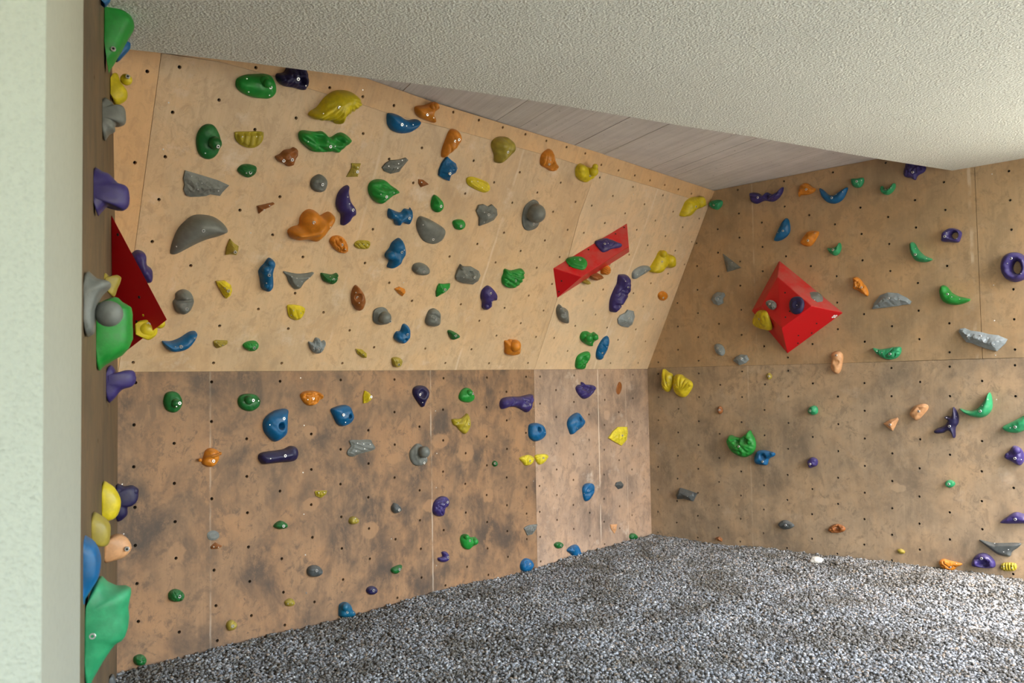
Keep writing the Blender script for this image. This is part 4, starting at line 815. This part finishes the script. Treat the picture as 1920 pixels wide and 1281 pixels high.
# white pier at the left
(px1, py1, _), (px2, py2, _) = PIER
pd = Vector((px2 - px1, py2 - py1)).normalized()
pier = [(px1, py1), (px2, py2), (px2 - 1.05, py2 - 0.42), (px1 - 1.1, py1 - 0.35)]
_p = prism_z('wall_front', pier, -0.1, ZS + 0.05, [M_PIER, M_JAMB_SHADED], label='white roughcast pier nearest the camera at the left edge')

for f in _p.data.polygons:          # the reveal of the pier is smooth and its shade painted darker, its front roughcast
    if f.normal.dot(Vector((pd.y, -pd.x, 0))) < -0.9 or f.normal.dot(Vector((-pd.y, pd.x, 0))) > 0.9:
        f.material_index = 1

# ground: lawn outside, gravel bed inside
g = 30.0
prism_z('ground', [(-g, -g), (g, -g), (g, g), (-g, g)], -0.25, -0.12, M_LAWN, label='pale sunlit yard outside the shelter')

prism_z('rear_light_blocker', [(-1.2, -2.6), (2.9, -2.8), (2.9, -3.0), (-1.2, -2.8)], -0.12, 3.3, M_REAR_BLOCKER, label='added unseen wall behind the camera, blocking light')  # added out of view to cut the fill light from behind

def floor_height(x, y):
    num, den = 0.0, 0.0
    for (fx, fy, fz) in FLOOR_POINTS:
        w = 1.0 / (0.02 + (x - fx) ** 2 + (y - fy) ** 2) ** 1.5
        num += w * fz; den += w
    near = num / den
    k = min(1.0, den / 30.0)
    return near * k + 0.016 * (noise.noise(Vector((x * 1.7, y * 1.7, 3.1))) + 0.6 * noise.noise(Vector((x * 4.3, y * 4.3, 7.7)))) * (1 - 0.6 * k)

FB = [tuple(Vector(FRAMES['L'][0]).xy), tuple(Vector(FRAMES['B'][0]).xy)]
def floor_mesh(step, poly_test, x0, x1, y0, y1, name):
    nx = int((x1 - x0) / step); ny = int((y1 - y0) / step)
    idx, vs, fs = {}, [], []
    def vid(i, j):
        if (i, j) not in idx:
            X, Y = x0 + i * step, y0 + j * step
            idx[(i, j)] = len(vs)
            vs.append((X, Y, floor_height(X, Y)))
        return idx[(i, j)]
    for i in range(nx):
        for j in range(ny):
            cx_, cy_ = x0 + (i + .5) * step, y0 + (j + .5) * step
            if poly_test(cx_, cy_):
                fs.append((vid(i, j), vid(i + 1, j), vid(i + 1, j + 1), vid(i, j + 1)))
    return mesh_from(name, vs, fs, smooth=True)

def in_room(x, y, m=0.03):
    p_ = Vector((x, y, 0))
    for k in 'BRL':
        o, u, v, n = [Vector(a) for a in FRAMES[k]]
        if (p_ - o).dot(n) < -m:
            return False
    return True
floor = link('floor', floor_mesh(0.08, lambda x, y: in_room(x, y, 0.04) and y > -3.2, -2.4, 6.5, -3.2, 7.5, 'floor'), M_BED)
tag(floor, 'grey gravel ground of the climbing area', None, None, 'structure')

def pebble_mesh(seed):
    bm = bmesh.new()
    bmesh.ops.create_icosphere(bm, subdivisions=1, radius=1.0)
    r = random.Random(seed)
    off = Vector((r.uniform(0, 50), r.uniform(0, 50), 0))
    for v in bm.verts:
        v.co *= 1.0 + 0.28 * noise.noise(v.co * 1.1 + off)
        v.co.x *= r.uniform(0.98, 1.02) * 1.25
        v.co.z *= 0.72
    me = bpy.data.meshes.new('pebble')
    bm.to_mesh(me); bm.free()
    me.polygons.foreach_set('use_smooth', [seed % 2 == 0] * len(me.polygons))
    me.materials.append(M_PEBBLE)
    return me

def visible_floor(x, y):
    # the part of the bed the photograph (or a step to its side) shows
    return in_room(x, y, 0.0) and y > 2.15 and x > -2.6 and x < 0.70 * y + 0.5 and x > -0.62 * y - 0.3
bed = floor_mesh(0.08, visible_floor, -2.4, 6.0, 2.0, 7.5, 'gravel')
gravel = link('gravel', bed, M_PEBBLE, floor)
gravel['kind'] = 'stuff'
gravel['label'] = 'loose rounded grey pebbles'
pebs = []
pcol = bpy.data.collections.new('pebble_shapes')
for s in range(6):
    pebs.append(bpy.data.objects.new('pebble', pebble_mesh(s + 3)))
    pcol.objects.link(pebs[-1])

def gravel_nodes():
    ng = bpy.data.node_groups.new('scatter_pebbles', 'GeometryNodeTree')
    ng.interface.new_socket('Geometry', in_out='INPUT', socket_type='NodeSocketGeometry')
    ng.interface.new_socket('Geometry', in_out='OUTPUT', socket_type='NodeSocketGeometry')
    nd = ng.nodes
    gi = nd.new('NodeGroupInput'); go = nd.new('NodeGroupOutput')
    ds = nd.new('GeometryNodeDistributePointsOnFaces')
    ds.inputs['Density'].default_value = 8500.0
    ci = nd.new('GeometryNodeCollectionInfo')
    ci.inputs['Collection'].default_value = pcol
    ci.inputs['Separate Children'].default_value = True
    ci.inputs['Reset Children'].default_value = True
    ip = nd.new('GeometryNodeInstanceOnPoints')
    ip.inputs['Pick Instance'].default_value = True
    rot = nd.new('FunctionNodeRandomValue'); rot.data_type = 'FLOAT_VECTOR'
    rot.inputs[0].default_value = (-0.7, -0.7, 0.0); rot.inputs[1].default_value = (0.7, 0.7, 6.283)
    sc = nd.new('FunctionNodeRandomValue'); sc.data_type = 'FLOAT'
    sc.inputs[2].default_value = 0.0042; sc.inputs[3].default_value = 0.0098
    pw = nd.new('FunctionNodeRandomValue'); pw.data_type = 'FLOAT_VECTOR'
    pw.inputs[0].default_value = (0, 0, -0.004); pw.inputs[1].default_value = (0, 0, 0.008)
    pw.inputs['Seed'].default_value = 5
    sp = nd.new('GeometryNodeSetPosition')
    L = ng.links.new
    L(gi.outputs[0], ds.inputs['Mesh'])
    L(ds.outputs['Points'], sp.inputs['Geometry'])
    L(pw.outputs[0], sp.inputs['Offset'])
    L(sp.outputs[0], ip.inputs['Points'])
    L(ci.outputs[0], ip.inputs['Instance'])
    L(rot.outputs[0], ip.inputs['Rotation'])
    L(sc.outputs[1], ip.inputs['Scale'])
    L(ip.outputs[0], go.inputs[0])
    return ng
md = gravel.modifiers.new('scatter', 'NODES')
md.node_group = gravel_nodes()

# ------------------------------------------------------------------ climbing volumes (painted boxes)
def volume(name, V, faces, label, nuts=(), bevel=0.004):
    ks = list(V)
    cen = sum((Vector(V[k]) for k in ks), Vector()) / len(ks)
    bm = bmesh.new()
    bv = {k: bm.verts.new(Vector(V[k]) - cen) for k in ks}
    for f in faces:
        bm.faces.new([bv[k] for k in f])
    bmesh.ops.recalc_face_normals(bm, faces=bm.faces)
    bmesh.ops.bevel(bm, geom=list(bm.edges), offset=bevel, segments=2, affect='EDGES', profile=0.6)
    me = bpy.data.meshes.new(name)
    bm.to_mesh(me); bm.free()
    o = link(name, me, M_RED, None, Matrix.Translation(cen))
    tag(o, label, 'climbing volume', 'red climbing volumes')
    for (tri, a, b) in nuts:        # barycentric spots on the faces
        A, B, C = (Vector(V[k]) for k in tri)
        n = (B - A).cross(C - A).normalized()
        if n.dot((A + B + C) / 3 - cen) < 0:
            n = -n
        p_ = A + (B - A) * a + (C - A) * b
        q = n.to_track_quat('Z', 'Y').to_matrix().to_4x4()
        q.translation = p_ - cen + n * 0.0006
        link('tee_nut', VNUT, None, o, q)
    return o, cen
VNUT = disc_mesh('volume_tee_nut', 0.0065, -0.002, 0.0010, 0.0006, 10)
VNUT.materials.append(M_DARK)
volume('wedge_volume', WEDGE, ['ABFE', 'ADE', 'BFC', 'DCFE', 'ADCB'], 'long red wedge volume carrying a purple and a green hold on the overhang',
       [('ABE', .1, .3), ('ABE', .42, .12), ('ABE', .5, .35), ('ABE', .78, .15), ('ABE', .92, .1), ('ADE', .35, .25), ('ADE', .75, .1)])
pyr, pc = volume('pyramid_volume', PYRAMID, ['Ttr', 'TrR', 'RrbB', 'BblL', 'LltT', 'trb', 'tbl', 'TLBR'], 'red flat-topped pyramid volume on the right wall',
       [('TRt', .1, .1), ('TRt', .45, .2), ('TRt', .75, .1), ('RBr', .3, .3), ('RBr', .5, .1), ('RBr', .75, .1), ('RBr', .6, .35), ('trb', .2, .2), ('trb', .3, .5), ('trb', .15, .7), ('trb', .6, .2)], 0.005)
# small white emblem of four touching dots near the pyramid's right tip
R_, B_, r_ = (Vector(PYRAMID[k]) for k in 'RBr')
nn = (B_ - R_).cross(r_ - R_).normalized()
if nn.dot(R_ - pc) < 0:
    nn = -nn
eu = (B_ - R_).normalized(); ev = nn.cross(eu)
ec = R_ + (B_ - R_) * 0.085 + (r_ - R_) * 0.13
vs, fs = [], []
for (du, dv) in ((0, 0), (0.017, 0.003), (0.007, 0.016), (-0.009, 0.013)):
    s = len(vs)
    for i in range(6):
        a = math.pi / 3 * i
        vs.append(ec - pc + eu * (du + 0.0085 * math.cos(a)) + ev * (dv + 0.0085 * math.sin(a)) + nn * 0.0015)
    fs.append(tuple(range(s, s + 6)))
link('emblem', mesh_from('emblem', vs, fs), M_WHITE, pyr)
volume('corner_volume', SIDE_VOLUME, ['TBP', 'TPQ', 'BQP', 'TQB'], 'red triangular volume sticking out of the left wall', [('TPB', .5, .2), ('TPB', .45, .4), ('TPB', .12, .05)], 0.003)

# ------------------------------------------------------------------ climbing holds
def smooth_outline(P, sub):
    out = []
    n = len(P)
    for i in range(n):
        p0, p1, p2, p3 = (Vector(P[(i + k) % n]) for k in (-1, 0, 1, 2))
        for s in range(sub):
            t = s / sub
            out.append(0.5 * ((2 * p1) + (p2 - p0) * t + (2 * p0 - 5 * p1 + 4 * p2 - p3) * t * t + (3 * p1 - p0 - 3 * p2 + p3) * t * t * t))
    return out

def seg_dist(p, a, b):
    d = b - a
    t = max(0.0, min(1.0, (p - a).dot(d) / max(d.length_squared, 1e-12)))
    return (p - a - d * t).length

def inside(p, poly):
    c = False
    n = len(poly)
    for i in range(n):
        a, b = poly[i], poly[(i + 1) % n]
        if (a.y > p.y) != (b.y > p.y) and p.x < (b.x - a.x) * (p.y - a.y) / (b.y - a.y) + a.x:
            c = not c
    return c

def build_hold(idx, key, colour, prof, H, outline, feats, smooth_skin=False):
    out = smooth_outline(outline, 2 if prof == 'facet' else 4)
    if prof == 'facet':
        out = []
        n = len(outline)
        for i in range(n):
            a, b = Vector(outline[i]), Vector(outline[(i + 1) % n])
            out += [a, a.lerp(b, 0.5)]
    if area2([tuple(p) for p in out]) < 0:
        out.reverse()
    rings = [out]
    for f in feats:
        if f[0] == 'h':
            h = smooth_outline(f[1], 3)
            if area2([tuple(p) for p in h]) > 0:
                h.reverse()
            rings.append(h)
    A = abs(area2([tuple(p) for p in out])) / 2
    step = max(0.0022, math.sqrt(A) / (12 if prof == 'facet' else 28))
    xs = [p.x for p in out]; ys = [p.y for p in out]
    cx, cy = (min(xs) + max(xs)) / 2, (min(ys) + max(ys)) / 2
    segs = [(r[i], r[(i + 1) % len(r)]) for r in rings for i in range(len(r))]
    def bd(p):
        return min(seg_dist(p, a, b) for a, b in segs)
    rnd = random.Random(idx * 13 + 5)
    verts = [p.copy() for r in rings for p in r]
    nb_ = len(verts)
    edges, s = [], 0
    for r in rings:
        edges += [(s + i, s + (i + 1) % len(r)) for i in range(len(r))]
        s += len(r)
    dist = [0.0] * nb_
    j = 0
    y = min(ys)
    while y < max(ys):
        x = min(xs) + (step / 2 if j % 2 else 0)
        while x < max(xs):
            p = Vector((x, y))
            if prof == 'facet':
                p += Vector((rnd.uniform(-.3, .3), rnd.uniform(-.3, .3))) * step
            if inside(p, out) and not any(inside(p, r) for r in rings[1:]):
                d = bd(p)
                if d > step * 0.42:
                    verts.append(p); dist.append(d)
            x += step
        y += step * 0.87
        j += 1
    D = max(dist + [step])
    off = Vector((idx * 3.7, idx * 1.9, 0.0))
    size = max(max(xs) - min(xs), max(ys) - min(ys))
    y0, y1 = min(ys), max(ys)
    crease = 0.0 if (prof == 'ledge' or smooth_skin or any(f[0] == 'b' for f in feats)) else (0.0, 0.12, 0.2, 0.28)[idx % 4]
    def height(p, d):
        x = min(1.0, d / D)
        if prof == 'slab':
            t = min(1.0, x / 0.45); h = H * (0.35 + 0.65 * (t * t * (3 - 2 * t)))
        elif prof == 'ledge':
            s_ = (p.y - y0) / (y1 - y0)
            h = H * (0.10 + 0.9 * math.sqrt(max(0, 1 - (1 - x) ** 2))) * (0.35 + 0.75 * s_)
        elif prof == 'facet':
            h = H * (0.28 + 0.72 * min(1.0, x * 1.25))
            if d > 0:
                h *= 1.0 + 0.22 * noise.noise(Vector((p.x, p.y, 0)) * (3.2 / size) + off) + rnd.uniform(-0.04, 0.04)
        else:
            h = H * (0.12 + 0.88 * math.sqrt(max(0, 1 - (1 - x) ** 2)))
            h *= 1.0 + 0.22 * noise.noise(Vector((p.x, p.y, 0)) * (2.6 / size) + off) + 0.05 * noise.noise(Vector((p.x, p.y, 0)) * (9.0 / size) + off)
        if prof in ('dome', 'ledge') and crease > 0.0:
            rn = abs(noise.noise(Vector((p.x, p.y, 0)) * (3.4 / size) + off * 2.3))
            h -= H * crease * max(0.0, 1.0 - rn * 7.0) * min(1.0, x * 3)
            h += H * 0.05 * noise.noise(Vector((p.x, p.y, 0)) * (16.0 / size) + off)
        edge = min(1.0, x * 2.2)
        for f in feats:
            if f[0] == 'n':
                q = (p - f[1]).length / f[2]
                h -= 1.5 * f[3] * math.exp(-(q / 1.15) ** 4) * edge
            elif f[0] == 't':
                q = min(seg_dist(p, a, b) for a, b in zip(f[1][:-1], f[1][1:])) / f[2]
                h += f[3] * math.exp(-q * q) * (0.35 + 0.65 * edge)
            elif f[0] == 'r':
                a = math.radians(f[1])
                c = (p.x - cx) * math.sin(a) + (p.y - cy) * math.cos(a)
                h -= (2.2 if prof == 'facet' else 4.0) * f[3] * (1 - abs(math.sin(c * f[2] * math.pi))) ** 1.6 * min(1.0, x * 4)
            elif f[0] == 'f':
                v = p - f[1]
                q = min(1.0, v.length / (0.3 * size))
                h -= 3.6 * f[3] * q * min(1.0, x * 4) * (1 - abs(math.sin(math.atan2(v.y, v.x) * f[2] / 2.0))) ** 1.3
            elif f[0] == 'b':
                q = (p - f[1]).length / f[2]
                if q < 1.0:
                    hb = f[3] * math.sqrt(max(0.0, 1 - q * q) ** 0.7)
                    h = max(h, hb)
        return max(0.0015, h)
    v2, _, f2, _, _, _ = delaunay_2d_cdt(verts, edges, [], 2, 1e-7)
    hz_ = []
    holes = rings[1:]
    for v in v2:
        hz_.append(height(v, bd(v)))
    bm = bmesh.new()
    bv = [bm.verts.new((v.x - cx, v.y - cy, z)) for v, z in zip(v2, hz_)]
    for f in f2:
        c = Vector((0, 0))
        for i in f:
            c += v2[i] / len(f)
        if any(inside(c, r) for r in holes) or not inside(c, out):
            continue
        try:
            bm.faces.new([bv[i] for i in f])
        except ValueError:
            pass
    for v in [v for v in bm.verts if not v.link_faces]:
        bm.verts.remove(v)
    bm.normal_update()
    if sum(f.normal.z for f in bm.faces) < 0:
        bmesh.ops.reverse_faces(bm, faces=bm.faces)
    border = [e for e in bm.edges if len(e.link_faces) == 1]
    r = bmesh.ops.extrude_edge_only(bm, edges=border)
    for v in [g_ for g_ in r['geom'] if isinstance(g_, bmesh.types.BMVert)]:
        v.co.z = -0.001
    if prof != 'facet':
        inner = [v for v in bm.verts if v.co.z > 0.003]
        bmesh.ops.smooth_vert(bm, verts=inner, factor=0.2, use_axis_x=False, use_axis_y=False, use_axis_z=True)
    for f in feats:                     # round balls standing on the hold
        if f[0] == 'b':
            m = Matrix.Translation((f[1].x - cx, f[1].y - cy, f[3])) @ Matrix.Diagonal((f[2], f[2], f[2], 1))
            bmesh.ops.create_icosphere(bm, subdivisions=3, radius=1.0, matrix=m)
    me = bpy.data.meshes.new('climbing_hold')
    bm.normal_update()
    bmesh.ops.recalc_face_normals(bm, faces=bm.faces)
    bm.to_mesh(me); bm.free()
    me.polygons.foreach_set('use_smooth', [prof != 'facet'] * len(me.polygons))
    def at(p, lift=0.0):
        p = Vector(p)
        z = height(p, bd(p)) if inside(p, out) else H * 0.5
        for f in feats:
            if f[0] == 'b':
                q = (p - f[1]).length
                if q < f[2]:
                    z = max(z, f[3] + math.sqrt(f[2] ** 2 - q * q))
        return (p.x - cx, p.y - cy, z + lift)
    return me, (cx, cy), at

WALLNAME = {'O': 'climbing holds on the overhanging back wall', 'B': 'climbing holds on the lower back wall', 'R': 'climbing holds on the right wall',
            'VT': 'holds on the red volumes', 'PF': 'holds on the red volumes', 'PT': 'holds on the red volumes', 'PL': 'holds on the red volumes'}
for idx, line in enumerate(HOLDS.strip().split('\n')):
    key, colour, prof, H, outl, bolts, screws, fe, label = line.split('|')
    feats = []
    for t in fe.split(';'):
        a = t.split()
        if not a:
            continue
        if a[0] in ('b', 'n'):
            feats.append((a[0], Vector(pts(a[1])[0]), max(0.002, float(a[2]) / 1000), float(a[3]) / 1000))
        elif a[0] == 'f':
            feats.append(('f', Vector(pts(a[1])[0]), float(a[2]), float(a[3]) / 1000))
        elif a[0] == 't':
            feats.append(('t', [Vector(q) for q in pts(' '.join(a[1:-2]))], float(a[-2]) / 1000, float(a[-1]) / 1000))
        elif a[0] == 'r':
            feats.append(('r', float(a[1]), float(a[2]), float(a[3]) / 1000))
        elif a[0] == 'h':
            feats.append(('h', pts(' '.join(a[1:]))))
    me, (cx, cy), at = build_hold(idx, key, colour, prof, float(H) / 1000, pts(outl), feats,
                                 any(k in label for k in ('pebble', 'smooth', 'drop', 'seed', 'round', 'oval', 'pill', 'crescent', 'smile', 'banana', 'moon', 'sausage', 'pocket', 'ring', 'comma')))
    special = 'wood plug' in label or 'worn plate' in label
    m = frame_matrix(key) @ Matrix.Translation((cx, cy, 0.0))
    o = link('wood_plug' if 'wood plug' in label else 'climbing_hold', me, HM[colour], None, m)
    tag(o, label, 'wood plug' if 'wood plug' in label else 'climbing hold', WALLNAME[key])
    for q in pts(bolts):
        link('bolt', BOLT_MESH, None, o, Matrix.Translation(at(q, 0.0005)))
    for q in pts(screws):
        link('screw', SCREW_MESH, None, o, Matrix.Translation(at(q, 0.0003)))

# holds on the left wall, seen in profile: cross-sections swept along the wall
for line in SIDE_HOLDS.strip().split('\n'):
    colour, u0, hw, outl, balls, bolts, label = line.split('|')
    u0, hw = float(u0) / 1000, float(hw) / 100
    P = smooth_outline(pts(outl), 3)
    cyy = sum(p.y for p in P) / len(P)
    nmin = min(p.x for p in P)
    base_n = nmin if nmin > 0.03 else 0.0
    secs = 11
    vs, fs = [], []
    for k in range(secs):
        t = -1 + 2 * k / (secs - 1)
        s = math.sqrt(max(0.0, 1 - t * t)) * 0.9 + 0.1
        for p in P:
            wob = 1 + 0.06 * noise.noise(Vector((p.x * 20, p.y * 20, t * 1.5 + u0 * 7)))
            vs.append((t * hw * (0.75 + 0.25 * s), cyy + (p.y - cyy) * (0.45 + 0.55 * s) - cyy, base_n + (max(p.x, 0) - base_n) * s * wob))
    n = len(P)
    for k in range(secs - 1):
        for i in range(n):
            j = (i + 1) % n
            fs.append((k * n + i, k * n + j, (k + 1) * n + j, (k + 1) * n + i))
    fs.append(tuple(range(n))); fs.append(tuple((secs - 1) * n + i for i in reversed(range(n))))
    me = mesh_from('climbing_hold', vs, fs, smooth=True)
    bm = bmesh.new(); bm.from_mesh(me)
    for b in balls.split(';'):
        if b:
            c, r = b.split(); c = pts(c)[0]; r = float(r) / 1000
            bmesh.ops.create_icosphere(bm, subdivisions=3, radius=r, matrix=Matrix.Translation((0, c[1] - cyy, c[0])))
    for f in bm.faces:
        f.smooth = True
    bmesh.ops.recalc_face_normals(bm, faces=bm.faces)
    bm.to_mesh(me); bm.free()
    o = link('climbing_hold', me, HM[colour], None, ML @ Matrix.Translation((u0, cyy, 0)))
    tag(o, label, 'climbing hold', 'climbing holds on the left wall')
    for q in pts(bolts):
        mm_ = Matrix.Translation((-hw * 0.75, q[1] - cyy, q[0])) @ Matrix.Rotation(math.radians(-90), 4, 'Y')
        link('bolt', BOLT_MESH, None, o, mm_)

# a pale stone and a bleached twig lying on the gravel
def stone_mesh():
    bm = bmesh.new()
    bmesh.ops.create_icosphere(bm, subdivisions=3, radius=1.0)
    for v in bm.verts:
        k = 1 + 0.25 * noise.noise(v.co * 1.3 + Vector((4, 1, 0))) + 0.06 * noise.noise(v.co * 5)
        v.co = Vector((v.co.x * 0.052 * k, v.co.y * 0.036 * k, v.co.z * 0.027 * k))
    me = bpy.data.meshes.new('stone'); bm.to_mesh(me); bm.free()
    return me
M_STONE = simple('pale_limestone', (0.52, 0.50, 0.46), 0.85)
M_TWIG = simple('bleached_twig', (0.50, 0.46, 0.40), 0.8)
sx, sy = STONE
st = link('stone', stone_mesh(), M_STONE, None, Matrix.Translation((sx, sy, floor_height(sx, sy) + 0.018)) @ Matrix.Rotation(0.4, 4, 'Z'))
tag(st, 'single pale whitish stone lying on the gravel near the right wall', 'stone')
(ax, ay), (bx_, by_) = TWIG
vs, fs = [], []
for i in range(6):
    t = i / 5
    x, y = (bx_ - ax) * t, (by_ - ay) * t
    c = Vector((x, y + 0.008 * math.sin(t * 5), floor_height(ax + x, ay + y) - floor_height(ax, ay) + 0.004 * math.sin(t * 7)))
    for k in range(6):
        a = math.pi / 3 * k
        vs.append(c + Vector((0, math.cos(a), math.sin(a))) * 0.0045 * (1 - 0.6 * t))
for i in range(5):
    for k in range(6):
        fs.append((i * 6 + k, i * 6 + (k + 1) % 6, (i + 1) * 6 + (k + 1) % 6, (i + 1) * 6 + k))
fs += [tuple(reversed(range(6))), tuple(range(30, 36))]
tw = link('twig', mesh_from('twig', vs, fs, smooth=True), M_TWIG, None, Matrix.Translation((ax, ay, floor_height(ax, ay) + 0.012)))
tag(tw, 'thin bleached twig lying on the gravel at the lower right', 'twig')
